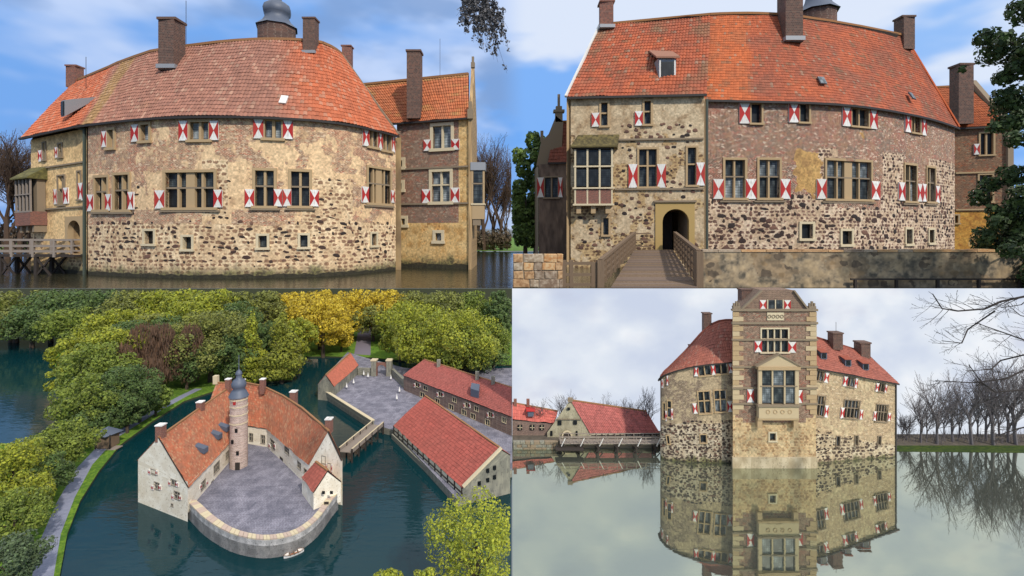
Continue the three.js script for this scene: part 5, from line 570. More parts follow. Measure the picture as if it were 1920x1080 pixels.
{ const b = thing('footbridge', 'narrow railed footbridge crossing the moat from the white castle to the bailey', 'bridge', [-27.5, 0, -88]), [p, q] = footbridge.map(vec), n = V(-(q.z - p.z), 0, q.x - p.x).normalize(), m = 30; for (let i = 0; i < m; i++) { const a = p.clone().lerp(q, (i + 0.05) / m), c = p.clone().lerp(q, (i + 0.95) / m); mesh('plank', new Shape().beam(a, c, 2.5, 0.12).done(), timberGrey, b); } for (const s of [-1.2, 1.2]) { mesh('parapet', new Shape().beam(p.clone().addScaledVector(n, s).setY(2.4), q.clone().addScaledVector(n, s).setY(2.4), 0.18, 0.12).done(), sandPale, b); mesh('rail', new Shape().beam(p.clone().addScaledVector(n, s).setY(2.05), q.clone().addScaledVector(n, s).setY(2.05), 0.08, 0.4).done(), timberGrey, b); for (let i = 0; i <= 5; i++) { const a = p.clone().lerp(q, i / 5).addScaledVector(n, s); mesh('pile', new Shape().box(a.x, -0.5, a.z, 0.25, 2.9, 0.25).done(), timberDark, b); } } }
{ const [x, y, z] = kiosk, k = thing('garden_pavilion', 'little square pavilion with slate-blue roof where the path meets the moat bank', 'pavilion', kiosk); mesh('roof', new THREE.ConeGeometry(2.3, 1.2, 4).rotateY(0.5).translate(x, y + 3, z), slate, k); mesh('wall', new Shape().box(x, y, z, 2.3, 2.5, 2.2).done(), timber, k); mesh('jetty', new Shape().box(x + 1.6, y - 0.2, z + 0.6, 1.6, 0.15, 1.8).done(), timberGrey, k); for (const s of [-1, 1]) mesh('post', new Shape().box(x + s * 1.3, y - 0.1, z + 1.2, 0.16, 2.6, 0.16).done(), timberDark, k); }
{ // rowing boat
  const [x, y, z] = boatSpot, b = thing('rowing_boat', 'small white rowing boat with orange floor moored under the curtain wall', 'boat', boatSpot), hull = new Shape(), n = 10, L = 1.15, st = []; for (let i = 0; i <= n; i++) { const t = i / n * 2 - 1, w = 0.42 * Math.pow(1 - t * t * 0.98, 0.6) + 0.02; st.push([t * L, w]); }
  const P = (i, s, k) => V(x + st[i][0], y + [-0.1, 0.34][k], z + s * st[i][1] * [0.6, 1][k]).sub(V(x, 0, z)).applyAxisAngle(V(0, 1, 0), 0.62).add(V(x, 0, z)); for (let i = 0; i < n; i++) for (const s of [-1, 1]) hull.quad(P(i, s, 0), P(i + 1, s, 0), P(i + 1, s, 1), P(i, s, 1)); mesh('hull', hull.done(), paint[0], b); const fl = new Shape(); for (let i = 0; i < n; i++) fl.quad(P(i, -1, 0).setY(0.06), P(i + 1, -1, 0).setY(0.06), P(i + 1, 1, 0).setY(0.06), P(i, 1, 0).setY(0.06)); mesh('floor', fl.done(), std(srgb(186, 98, 50), 0.8), b); for (const i of [3, 5, 7]) mesh('thwart', new Shape().beam(P(i, -1, 1).setY(0.25), P(i, 1, 1).setY(0.25), 0.14, 0.05).done(), timber, b); for (const s of [-1, 1]) { const g = new Shape(); for (let i = 0; i < n; i++) g.beam(P(i, s, 1), P(i + 1, s, 1), 0.06, 0.06); mesh('gunwale', g.done(), timber, b); } }
parasols.forEach(([x, y, z], i) => { const p = thing('closed_parasol', ['white furled parasol near the lodge door', 'white furled parasol right of the gate arch', 'white furled parasol at the quay parapet', 'white furled parasol before the long house', 'white furled parasol beside the lodge wall', 'white furled parasol left of the gate arch', 'white furled parasol nearest the barn roof'][i], 'parasol', [x, y, z], 'furled parasols in the bailey court'); mesh('cloth', new THREE.ConeGeometry(0.24, 1.2, 8).translate(x, y + 1.15, z), paint[0], p); mesh('pole', new THREE.CylinderGeometry(0.04, 0.04, 0.7, 6).translate(x, y + 0.35, z), timberDark, p); });
// the wood: every tree its own crown
const leafTones = { 0: [[0.13, 0.19, 0.015], [0.26, 0.31, 0.03]], 1: [[0.06, 0.12, 0.02], [0.13, 0.19, 0.035]], 2: [[0.2, 0.25, 0.012], [0.42, 0.42, 0.02]], 3: [[0.42, 0.31, 0.01], [0.74, 0.56, 0.03]], 4: [[0.11, 0.058, 0.03], [0.19, 0.1, 0.05]], 5: [[0.14, 0.16, 0.02], [0.27, 0.28, 0.045]], 6: [[0.17, 0.2, 0.012], [0.34, 0.34, 0.02]], 7: [[0.13, 0.2, 0.02], [0.22, 0.29, 0.03]], 8: [[0.07, 0.11, 0.04], [0.13, 0.19, 0.075]], 9: [[0.24, 0.3, 0.015], [0.5, 0.5, 0.03]] };  // the golden leaf tone carries the low sun glow and haze, put into colour
const woodWords = { 0: 'mid-green leafy tree', 1: 'dark green dense tree', 2: 'yellow-green bushy tree', 3: 'golden tree painted with low sun glow', 4: 'rust-brown weeping tree', 5: 'olive grey-green tree', 6: 'pointed yellow-green tree', 7: 'small bright green round tree', 8: 'pale silvery green tree', 9: 'bright lime-yellow tree top' };
const woodPlaces = 'at the far left corner of the wood|second from the left along the far edge|beyond the blue pond on the far edge|behind the pond head|left of the tall far row|at the start of the bright far row|in the middle of the bright far row|behind the big olive tree|over the gap left of the pointed tree|behind the pointed tree|beside the glowing far clearing|at the brightest part of the far edge|right of the brightest far tree|above the bailey gateway on the far edge|between the gateway and the big bushy trees|behind the great bushy tree|on the far right edge row|at the far right corner|on the right shore of the pond|just right of the pond shore tree|behind the pond shore trees|at the upper end of the pond|left of the weeping tree|behind the weeping tree|by the path behind the castle|behind the castle roof, widest in the wood|left of the pointed tree|behind the stair tower|by the moat arm left of the lodge|left of the brightest far trees|above the lodge roof|left part of the great clump by the bailey|right part of the great clump by the bailey|beside the gateway road|at the right edge behind the long house|over the long house ridge|low in the great clump above the long house|left of the path beside the castle|standing low above the pavilion|between pond and pavilion|on the path bank by the castle gable|just behind the pavilion|at the left edge below the pond|below the pond, second from the left edge|below the pond beside the path|left of the pavilion|at the left edge halfway down the path|in the lower left corner|in shade along the lower path|between the lower left trees|behind the two far-left corner trees|second row beyond the pond head|in the second row above the pond shore|second row left of the weeping tree|second row behind the olive tree|dark gap filler left of the pointed pair|dark and low between the pointed pair|slim, right of the pointed tree|second row under the brightest far tree|second row above the gateway road|second row left of the great clump|lower left in the great clump|lower middle of the great clump|slim at the far right edge|dark between weeping and olive trees|dark between olive tree and castle tower|on the pond side, above the dark pair|low and dark beside the castle path|cut by the left edge beyond the pond|filling the lower right corner|at the bottom edge, left of two tips|at the bottom edge, right of two tips'.split('|');
woodland.forEach(([x, z, top, w, kind], i) => {
  const y = 0.4, h = top - y, R = rng(900 + i), t = thing('woodland_tree', woodWords[kind] + ' ' + woodPlaces[i], 'tree', [x, y, z], 'trees around the island castle'), lobes = [], r = w / 2, clip = (p) => p.y < 40 - 0.1245 * -p.z && p.x < -0.25;
  if (kind === 6 || i === 26) for (let k = 0; k < 16; k++) { const f = k / 16, rr = r * (1 - f) ** 0.8 * 0.8 + 0.3, an = R() * 6.28; lobes.push([x + Math.cos(an) * rr * 0.4, y + h * (0.12 + 0.84 * f), z + Math.sin(an) * rr * 0.4, rr, h * 0.09, rr]); }
  else { const n = kind === 4 ? 12 : 30; for (let k = 0; k < n; k++) { const an = k * 2.4 + R(), f = (k + 0.5) / n, el = 1 - 1.75 * f, rr = Math.sqrt(Math.max(0.05, 1 - el * el)), q = r * (0.16 + 0.26 * R()), e = 0.72 + 0.48 * R(); lobes.push([x + Math.cos(an) * rr * (r * e - q * 0.6), y + h * 0.56 + el * (h * 0.43 * (0.85 + 0.15 * e) - q * 0.6), z + Math.sin(an) * rr * (r * e - q * 0.6), q, q * (kind === 4 ? 1.5 : 0.8), q]); } lobes.push([x, y + h * 0.5, z, r * 0.55, h * 0.33, r * 0.55]); }
  const d = -z, size = Math.max(0.2, d * 0.003) * (kind === 9 ? 0.8 : 1), n = Math.round(clamp(h * w / (size * size) * 6, 4500, 15500));
  mesh('trunk', (() => { const s = new Shape(); tapered(s, V(x, -0.2, z), V(x, y + h * 0.6, z), w * 0.035 + 0.1, w * 0.012 + 0.04, 7); for (let k = 0; k < 4; k++) { const a = k * 1.6 + R(); tapered(s, V(x, y + h * 0.3, z), V(x + Math.cos(a) * r * 0.5, y + h * 0.6, z + Math.sin(a) * r * 0.5), w * 0.014 + 0.03, 0.04, 5); } return s.done(); })(), bark, t);
  mesh('crown', foliage(lobes, n, size, leafTones[kind], 300 + i, { clip, hang: kind === 4 }), leafMat, t);
});
const brickFine = std(0xffffff, 0.9, { map: brickTex(15, [132, 104, 86], [100, 80, 68], [160, 140, 116], 22, 60) });
const quoinPale = std(srgb(190, 170, 134), 0.92);
// ================================================================ the gabled tower mirrored in the lake
{
  const c = thing('lake_castle', 'castle with tall gabled sandstone and brick tower jutting into the mirror-still lake', 'castle', [44, 0, -83]);
  const rt = facadeTexture(768, 768, { L: loop(lakeRound), T: 18, bw: 0.42, bh: 0.16, patch: 4.2, seed: 91, plaster: [[176, 156, 124], [150, 132, 104]], stain: [120, 104, 82], brick: [[134, 112, 90], [104, 86, 72]], mortar: [170, 154, 128], rubble: [[190, 174, 148], [166, 148, 122], [70, 58, 48], [104, 88, 72]], moss: 0.08, kind: (a, b, n, m) => b < 0.42 + 0.08 * (n - 0.5) ? 2 : n * 0.5 + m * 0.5 > 0.5 ? 1 : 0 });
  buildWall('round_wall', lakeRound, std(0xffffff, 0.95, { map: rt }), c, 0.35);
  fieldStones(lakeRound, c, null, 27, { v0: 0.05, v1: 0.44, rise: 0.028, w: 0.66, h: 0.44, proud: 0.06, gap: 0.2, where: (a, b, r) => r < 0.85 ? 1 : 0 });
  const wt = facadeTexture(768, 768, { L: loop(lakeWing), T: 16, bw: 0.5, bh: 0.2, patch: 4, seed: 97, plaster: [[192, 172, 136], [172, 148, 112]], stain: [146, 122, 92], brick: [[182, 156, 120], [150, 124, 94]], mortar: [196, 178, 146], rubble: [[196, 180, 150], [170, 150, 120], [72, 58, 48], [110, 92, 72]], moss: 0.07, kind: (a, b, n, m) => b < 0.34 * (1 - a * 0.45) + 0.1 * (m - 0.5) ? 2 : n * 0.5 + m * 0.5 > 0.47 ? 1 : 0 });
  buildWall('wing_wall', lakeWing, std(0xffffff, 0.95, { map: wt }), c, 0.35);
  { const R = rng(66), L = loop(lakeWing), list = []; for (let i = 0; i < 150; i++) { const u = L * R() ** 1.6, v = 0.06 + R() * (0.32 - 0.2 * u / L), f = wallFrame(lakeWing, u, u + 0.3, v, v + 0.001, 0), k = 0.5 + R() * 0.7; if (u > L - 0.6 || lakeWing.win.some((w) => u > w[0] - 0.5 && u < w[1] + 0.5 && v > w[2] - 0.02 && v < w[3] + 0.02)) continue; piece('stone', stoneForms[i % 5], stoneMats[i % 3], c, f.c.sub(c.foot), f.q, V(0.5 * k, 0.3 * k, 0.05)); } }
  const tt = facadeTexture(768, 1024, { L: loop(lakeTower), T: 27, bw: 0.46, bh: 0.17, patch: 4.5, seed: 103, plaster: [[202, 178, 136], [184, 154, 110]], stain: [168, 130, 88], brick: [[132, 104, 86], [100, 80, 68], [140, 78, 62]], smear: [140, 116, 96], mortar: [160, 140, 116], rubble: [[200, 176, 134], [186, 156, 114], [150, 118, 84], [176, 136, 92]], moss: 0.05, kind: (a, b, n, m) => b > 0.33 ? (a < 0.03 || a > 0.97 ? 0 : 1) : b > 0.3 && a > 0.12 && a < 0.88 ? 1 : m > 0.46 ? 2 : 0 });
  const towerMat = std(0xffffff, 0.95, { map: tt });
  buildWall('tower_wall', lakeTower, towerMat, c, 0.35);
  { const s = new Shape(); s.quad(V(37.05, -0.5, -80.54), V(39.7, -0.5, -86), V(39.7, 26.4, -86), V(37.05, 26.4, -80.54), [0, 0], [0.3, 0], [0.3, 1], [0, 1]); mesh('tower_side', s.done(), towerMat, c); s.p.length = s.t.length = 0; s.quad(V(51.01, -0.5, -80.54), V(51.01, -0.5, -86), V(51.01, 26.4, -86), V(51.01, 26.4, -80.54), [0, 0], [0.3, 0], [0.3, 1], [0, 1]); mesh('tower_side', s.done(), towerMat, c);
    const top = 29.78, g = (z) => [V(38.6, 26.4, z), V(49.5, 26.4, z), V(47.2, top, z), V(42, top, z)]; mesh('tower_gable', new Shape().hex(g(-84.5), g(-80.7)).done(), brickFine, c); for (const [a, b] of [[V(38.4, 26.5, -80.6), V(41.9, top - 0.05, -80.6)], [V(49.7, 26.5, -80.6), V(47.3, top - 0.05, -80.6)]]) mesh('gable_coping', new Shape().beam(a, b, 0.5, 0.25).done(), sandDark, c);
    mesh('gable_window', new Shape().box(44.2, 26.5, -80.66, 2.5, 1.6, 0.12).done(), glassA[1], c); for (const x of [42.9, 44.2, 45.5]) mesh('gable_mullion', new Shape().box(x, 26.5, -80.58, 0.16, 1.7, 0.14).done(), sandPale, c); const T = { st: [[38, -80.7, 26, 29], [50, -80.7, 26, 29]], win: [], shut: [[3.6, 4.7, 0.17, 0.7], [7.7, 8.8, 0.17, 0.7]] }; shutters(T, c, 0.1, 1, 1);
    for (const x of [37.7, 50.4]) { const f = new Shape(); f.box(x, 26.4, -80.7, 1.5, 0.2, 0.8); f.box(x, 26.6, -80.7, 1.2, 0.5, 0.5); f.box(x - 0.4, 27.1, -80.7, 0.25, 0.5, 0.3); f.box(x, 27.1, -80.7, 0.3, 0.8, 0.3); f.box(x + 0.4, 27.1, -80.7, 0.25, 0.5, 0.3); mesh('crested_finial', f.done(), sandDark, c); }
    const panel = (n, x, y, w, h, m = sandPale) => mesh(n, new Shape().box(x, y, -80.48, w, h, 0.14).done(), m, c); panel('relief_panel', 44.15, 24.75, 2.8, 1.3); for (let i = 0; i < 4; i++) mesh('carved_figure', new THREE.TorusGeometry(0.26, 0.07, 5, 10).translate(43.1 + i * 0.7, 25.4, -80.38), sandDark, c); }
  const ty = (py) => 40 - (py - 430) / 900 * 80.4; for (const py of [582, 606.5, 637, 688, 727.5, 757]) mesh('string_course', new Shape().box(44.03, ty(py) - 0.12, -80.46, 14.35, py < 610 ? 0.36 : 0.26, 0.4).done(), sandDark, c);
  { const R = rng(12); for (const s of [0, 1]) for (let y = 9; y < 26; y += 0.82) { const l = 1 + 0.7 * ((y / 0.82 | 0) % 2) + 0.2 * R(); mesh('quoin', new Shape().box(s ? 51.06 - l / 2 : 37 + l / 2, y, -80.5, l, 0.76, 0.16).done(), R() < 0.6 ? sand : quoinPale, c); } }
  mesh('plinth', new Shape().hex([V(36.93, -0.5, -80.68), V(51.13, -0.5, -80.68), V(51.13, 1.9, -80.68), V(36.93, 1.9, -80.68)], [V(36.93, -0.5, -80.3), V(51.13, -0.5, -80.3), V(51.13, 1.8, -80.36), V(36.93, 1.8, -80.36)]).done(), std(0xffffff, 0.95, { map: limeTex([200, 184, 152], [166, 148, 116], [124, 110, 84], 21) }), c);
  const wo = { bar: 0.2, depth: 0.4, stone: sand, glass: [glassA[0], glassA[1], glassPale[1]], surround: 0.24 };
  windows(lakeTower, c, { ...wo, stone: sandPale }); windows(lakeRound, c, { ...wo, bar: 0.18, surround: 0.16 }); windows(lakeWing, c, { ...wo, bar: 0.14, surround: 0.14, stone: sandDark }); for (const T of [lakeTower, lakeRound, lakeWing]) shutters(T, c, 0.12, 1, 1);
  { // pedimented stone bay
    const sandPale = quoinPale, b = new THREE.Group(); b.name = 'stone_bay'; b.position.set(44.15, 13.9, -79.9).sub(c.foot); c.add(b); const at = (n, m, x, y, z, w, h, d) => piece(n, cube, m, b, V(x, y, z), null, V(w, h, d));
    at('back', darkWood, 0, 0, -0.2, 6.2, 5.6, 0.6); for (let i = 0; i < 4; i++) at('mullion', sandPale, -3.05 + i * 2.03, 0, 0.25, i % 3 ? 0.24 : 0.6, 5.7, 0.4); at('transom', sandDark, 0, 0.1, 0.3, 6.2, 0.2, 0.36); for (let i = 0; i < 3; i++) for (const [y, h] of [[-1.4, 2.7], [1.5, 2.6]]) at('pane', [glassPale[1], glassA[1]][(i + (y > 0)) % 2], -2.03 + 2.03 * i, y, 0.14, 1.8, h, 0.06);
    at('cornice', sand, 0, 3.1, 0.2, 7, 0.5, 1); at('sill', sandDark, 0, -3.05, 0.2, 7.2, 0.3, 1.1); at('apron', sandPale, 0, -4.2, 0.1, 6.6, 2, 0.8); for (const x of [-1.8, -0.6, 0.6, 1.8]) piece('carved_figure', new THREE.TorusGeometry(0.3, 0.08, 5, 10), sand, b, V(x, -4.1, 0.5)); at('corbel_course', sand, 0, -5.35, 0, 6.8, 0.35, 0.9); for (const x of [-3, 3]) at('corbel', sand, x, -6.1, -0.1, 0.8, 1.5, 0.7);
    piece('pediment', new Shape().hex([V(-3.6, 3.35, -0.3), V(3.6, 3.35, -0.3), V(0, 5.3, -0.3)], [V(-3.6, 3.35, 0.5), V(3.6, 3.35, 0.5), V(0, 5.3, 0.5)]).done(), sandPale, b, V(0, 0, 0)); piece('raking_cornice', new Shape().beam(V(-3.8, 3.4, 0.3), V(0, 5.45, 0.3), 0.8, 0.2).done(), sandDark, b, V(0, 0, 0)); piece('raking_cornice', new Shape().beam(V(3.8, 3.4, 0.3), V(0, 5.45, 0.3), 0.8, 0.2).done(), sandDark, b, V(0, 0, 0)); }
  const E = [], R = lakeRoundRidge.map(vec), L = loop(lakeRound), nE = R.length; for (let i = 0; i < nE; i++) { const p = wallAt(lakeRound, clamp(lakeRound.u[i], 0.001, L - 0.001), 1, 0.3); p.y -= 0.1; E.push(p); }
  const ro = { w: 0.36, h: 0.42, lap: 0.05, roll: 0.05, thick: 0.22, ridge: 0.25, eave_shade: 0.2, seed: 33, ridgeMat: std(srgb(130, 70, 54), 0.9), color: (x, y, r) => { let k = mix([0.34, 0.105, 0.062], [0.25, 0.085, 0.06], fbm(x * 12, y * 5, 4.5, 3)); if (r() < 0.1) k = mix(k, [0.34, 0.2, 0.14], 0.5); return k; } };
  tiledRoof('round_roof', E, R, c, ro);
  { const w0 = wallAt(lakeWing, 0.01, 1, 0.3), w1 = wallAt(lakeWing, loop(lakeWing) - 0.01, 1, 0.3), [r0, r1] = lakeWingRidge.map(vec); w1.x += 0.25; tiledRoof('wing_roof', [w0, w1], [r0, r1], c, { ...ro, seed: 35, color: (x, y, r) => mix([0.36, 0.11, 0.07], [0.3, 0.1, 0.07], fbm(x * 10, y * 5, 6.5, 3)) });
    const s = new Shape(), bk = wallAt(lakeWing, loop(lakeWing) - 0.01, 0).add(V(-1, 0, -6)); s.quad(wallAt(lakeWing, loop(lakeWing) - 0.01, 0), bk.clone(), bk.clone().setY(12.8), wallAt(lakeWing, loop(lakeWing) - 0.01, 1)); s.tri(wallAt(lakeWing, loop(lakeWing) - 0.01, 1), bk.clone().setY(12.8), r1); mesh('end_wall', s.done(), sand, c);
    tiledRoof('rear_roof', [bk.clone().setY(12.8), V(50, 16, -91)], [r1, r0], c, { ...ro, ridge: 0, eave_shade: 0, roll: 0 }); tiledRoof('rear_roof', [V(38, 16, -91.5), V(27.5, 13, -89)], [R[nE - 1], R[2]], c, { ...ro, ridge: 0, eave_shade: 0, roll: 0 });
    for (const [t, k] of [[0.1, 0.36], [0.42, 0.3], [0.66, 0.3]]) { const p = w0.clone().lerp(w1, t).lerp(r0.clone().lerp(r1, t), k), g = new THREE.Group(); g.name = 'dormer'; g.position.copy(p).sub(c.foot); g.scale.setScalar(0.72); c.add(g); piece('cheek', new Shape().hex([V(-0.75, -0.2, 0.5), V(0.75, -0.2, 0.5), V(0.75, 0.4, -0.6), V(-0.75, 0.4, -0.6)], [V(-0.75, 1.5, 0.5), V(0.75, 1.5, 0.5), V(0.75, 1.9, -1.6), V(-0.75, 1.9, -1.6)]).done(), slate, g, V(0, 0, 0)); piece('pane', cube, glassA[2], g, V(0, 0.65, 0.53), null, V(1, 1.2, 0.06)); piece('hood', cube, roofMat2, g, V(0, 1.75, -0.3), new THREE.Quaternion().setFromAxisAngle(V(1, 0, 0), 0.2), V(1.9, 0.14, 2.2)); } }
  chimneys(lakeChimneys, c, [brickDark]);
  { const s = new Shape(); s.beam(V(67.7, 0, -84.6), V(67.7, 12.6, -84.6), 0.16); mesh('drain_pipe', s.done(), iron, c); mesh('lightning_rod', new Shape().beam(V(59.4, 18, -88), V(59.4, 23, -88), 0.05).done(), iron, c); }
}
// ---------------------------------------------------------------- left of the lake: quay, houses, jetty bridge
const bankDark = std(0xffffff, 1, { map: texture(256, 256, (u, v) => mix([70, 64, 56], [112, 102, 88], fbm(u * 30, v * 30, 5.5, 4))) });
structure('lake_bank', sheet(67.2, 150, -88.3, -93.3, 0.2, 4), bankDark);
structure('lawn_strip', new Shape().quad(V(67.4, 0.02, -86.4), V(150, 0.02, -84.5), V(150, 0.24, -88.3), V(67.4, 0.24, -88.3), [0, 0], [6, 0], [6, 0.3], [0, 0.3]).done(), std(srgb(150, 146, 118), 1, { map: grassTex }));
structure('quay_ground', sheet(0.1, 30, -88.2, -93.3, 0.85), bankDark);
{ const q = thing('quay_wall', 'low rubble quay wall at the far end of the lake, left of the jetty bridge', 'wall', [5, 0, -88]); blockWall(q, 0.2, 9.4, -87.7, 0.8, -0.3, 1.35, 3, 0.9, 31, [greyStone, sandDark, greyStone]); blockWall(q, 9.5, 27, -88, 0.6, -0.3, 0.9, 2, 0.9, 32, [sandPale, greyStone]); }
{ const h = thing('gabled_barn', 'yellow-grey stone barn with steep gable, arched doorway and long red roof across the lake', 'barn', [14, 2, -92]);
  const a = V(14.2, 4.3, -91), p = (px, py, d) => V((px - 960) / 900 * d, 40 - (py - 430) / 900 * d, -d), gl = p(1026, 811, 90.4), gr = p(1106, 811, 90.4), ap = p(1069, 750, 90.6), y0 = 0.6;
  const s = new Shape(); s.quad(gl.clone().setY(y0), gr.clone().setY(y0), gr, gl, [0, 0], [1, 0], [1, 0.3], [0, 0.3]); s.tri(gl, gr, ap, [0, 0.3], [1, 0.3], [0.5, 1]); mesh('gable_wall', s.done(), std(0xffffff, 0.95, { map: limeTex([176, 168, 140], [150, 142, 116], [120, 112, 92], 24) }), h);
  const er = p(1236, 809, 91), rr = p(1212, 771, 91.9), w = new Shape(); w.quad(gr.clone().setY(y0), er.clone().setY(y0), er, gr); mesh('side_wall', w.done(), std(srgb(196, 186, 160), 0.95), h);
  tiledRoof('roof', [gr.clone().add(V(0, -0.1, 0.15)), er.clone().add(V(0, -0.1, 0.15))], [ap, rr], h, { w: 0.4, h: 0.5, lap: 0.05, roll: 0.05, thick: 0.15, ridge: 0.2, seed: 44, color: (x, y) => mix([0.46, 0.12, 0.1], [0.4, 0.13, 0.11], fbm(x * 9, y * 4, 2.5, 3)) });
  for (const [x0, y1, x1, y2] of [[1064, 764, 1069, 769], [1046, 789, 1053, 797], [1075, 789, 1082, 796], [1032, 808, 1036, 817], [1080, 808, 1083, 816]]) { const A = p(x0, y2, 90.3), B = p(x1, y1, 90.3); mesh('window', new Shape().box((A.x + B.x) / 2, A.y, A.z, B.x - A.x, B.y - A.y, 0.1).done(), glassA[2], h); }
  { const sh = new THREE.Shape(), b0 = p(1063, 830, 90.2); sh.moveTo(-0.7, 0); sh.lineTo(-0.7, 1.3); sh.absarc(0, 1.3, 0.7, Math.PI, 0, true); sh.lineTo(0.7, 0); mesh('arched_door', new THREE.ExtrudeGeometry(sh, { depth: 0.1, bevelEnabled: false }).translate(b0.x, b0.y, b0.z), timberDark, h); const s2 = new THREE.Shape(); s2.absarc(0, 1.3, 1, Math.PI, 0, true); s2.lineTo(1, 0); s2.lineTo(0.72, 0); s2.lineTo(0.72, 1.3); s2.absarc(0, 1.3, 0.72, 0, Math.PI, false); s2.lineTo(-0.72, 0); s2.lineTo(-1, 0); mesh('door_arch', new THREE.ExtrudeGeometry(s2, { depth: 0.2, bevelEnabled: false }).translate(b0.x, b0.y, b0.z), sandPale, h); }
  for (let i = 1; i <= 11; i++) { const q = gr.clone().lerp(er, i / 11.5); mesh('timber_post', new Shape().box(q.x, y0, q.z + 0.1, 0.16, q.y - y0 - 0.3, 0.12).done(), timberDark, h); } mesh('timber_rail', new Shape().beam(gr.clone().setY(1.2).add(V(0.2, 0, 0.12)), er.clone().setY(1.2).add(V(0, 0, 0.12)), 0.12, 0.12).done(), timberDark, h); mesh('string_course', new Shape().beam(p(1040, 786, 90.2), p(1091, 786, 90.2), 0.12, 0.12).done(), sandDark, h); mesh('apex_block', new Shape().box(ap.x, ap.y - 0.3, ap.z, 0.9, 0.7, 0.6).done(), sandDark, h); }
{ const h = thing('red_roofed_house', 'brick house with bright red roof and small dormer at the left end of the quay', 'house', [4, 2, -94]), p = (px, py, d) => V((px - 960) / 900 * d, 40 - (py - 430) / 900 * d, -d), l = p(960.6, 786, 91.2), r = p(1040, 793, 91.2), r0 = p(960.6, 755, 93), r1 = p(1046, 771, 93);
  mesh('wall', new Shape().quad(l.clone().setY(0.6), r.clone().setY(0.6), r, l, [0, 0], [2, 0], [2, 0.5], [0, 0.5]).done(), brickSmall, h); tiledRoof('roof', [l.clone().add(V(0, 0, 0.2)), r.clone().add(V(0, 0, 0.2))], [r0, r1], h, { w: 0.4, h: 0.5, lap: 0.05, roll: 0.05, thick: 0.15, ridge: 0.2, seed: 46, color: () => [0.5, 0.12, 0.09] });
  for (const x of [975, 998, 1016]) { const q = p(x, 806, 91); mesh('window', new Shape().box(q.x, q.y, q.z, 0.8, 0.95, 0.1).done(), glassA[2], h); mesh('window_frame', new Shape().box(q.x, q.y + 0.4, q.z + 0.06, 0.9, 0.1, 0.06).box(q.x, q.y, q.z + 0.06, 0.1, 0.95, 0.06).done(), sandPale, h); } { const q = p(995, 780, 91.2); mesh('dormer', new Shape().box(q.x, q.y, q.z - 0.4, 1.1, 1, 1.4).done(), slate, h); mesh('dormer_roof', new Shape().box(q.x, q.y + 1, q.z - 0.5, 1.7, 0.15, 2).done(), reds[1], h); } for (const x of [966, 990]) { const q = p(x, 758, 92.8); mesh('chimney', new Shape().box(q.x, q.y - 0.4, q.z, 0.6, 1.4, 0.6).done(), brickRed, h); } }
{ const b = thing('jetty_bridge', 'long pale-railed wooden bridge on dark trestles running to the lake castle', 'bridge', [18, 0, -87]), y = 1.75, x0 = 8.6, x1 = 26.6, z = -86.6; for (let x = x0; x < x1; x += 0.6) mesh('plank', new Shape().box(x + 0.3, y - 0.1, z, 0.56, 0.12, 1.8).done(), timberGrey, b); for (let x = x0; x <= x1; x += 3.4) { for (const s of [-0.8, 0.8]) mesh('pile', new Shape().box(x, -0.5, z + s, 0.28, 2.2, 0.28).done(), timberDark, b); mesh('brace', new Shape().beam(V(x - 0.6, 0, z + 0.85), V(x + 0.8, 1.6, z + 0.85), 0.14).beam(V(x + 0.8, 0, z + 0.85), V(x - 0.6, 1.6, z + 0.85), 0.14).done(), timberDark, b); mesh('strut', new Shape().beam(V(x + 0.2, 1.3, z + 1), V(x + 0.9, 2.7, z + 0.9), 0.12).done(), paint[2], b); }
  for (const s of [-0.85, 0.85]) { for (let x = x0; x <= x1; x += 1.7) mesh('post', new Shape().box(x, y, z + s, 0.12, 1.1, 0.12).done(), timberGrey, b); for (const k of [0.5, 1.05]) mesh('rail', new Shape().beam(V(x0, y + k, z + s), V(x1, y + k, z + s), 0.09, 0.09).done(), timberGrey, b); } mesh('jetty', new Shape().box(10.2, 0.9, z + 1.2, 5, 0.2, 1.6).done(), timberDark, b); }
// ---------------------------------------------------------------- bare trees
const lakeClip = (p) => p.y < 40 - 0.1245 * -p.z && p.x > 0.3, up = (py, d) => 40 - (py - 430) / 900 * d, ex = (px, d) => (px - 960) / 900 * d;
const greyBark = std(srgb(104, 98, 98), 0.95), farBark = greyBark, brownBark = std(srgb(82, 64, 50), 0.95);
[[1701, 90.5, 772], [1726, 89.6, 726], [1738, 91.4, 760], [1757, 89, 706], [1786, 90, 722], [1799, 91.5, 745], [1822, 88.8, 690], [1849, 90.4, 712], [1862, 88.6, 678], [1890, 90, 700], [1905, 88.8, 664], [1930, 89.4, 670], [1692, 92, 785], [1770, 92.4, 752], [1833, 92.4, 738], [1874, 92.4, 728]].forEach(([px, d, top], i) => bareTree(['slender bare tree nearest the castle wing on the far bank', 'bare forked tree second from the castle wing', 'thin grey bare tree between two forked ones', 'bare tree with low wide fork on the lawn edge', 'tall bare tree at the middle of the far bank', 'thin bare tree behind the middle of the bank', 'stout bare tree right of the bank middle', 'bare tree behind the stout one on the bank', 'broad bare tree under the overhanging twigs', 'bare tree third from the right frame edge', 'bare tree second from the right frame edge', 'bare tree on the right frame edge of the bank', 'small faint bare tree close to the castle wing', 'faint bare tree in the second row, left', 'faint bare tree in the second row, middle', 'faint bare tree in the second row, right'][i], ex(px, d), 0.2, -d, up(top, d) - 0.2, 700 + i, { clip: lakeClip, bark: greyBark, min: 0.022, group: 'bare trees on the lake bank', limbs: 6, depth: 3, fork: 0.42 }));
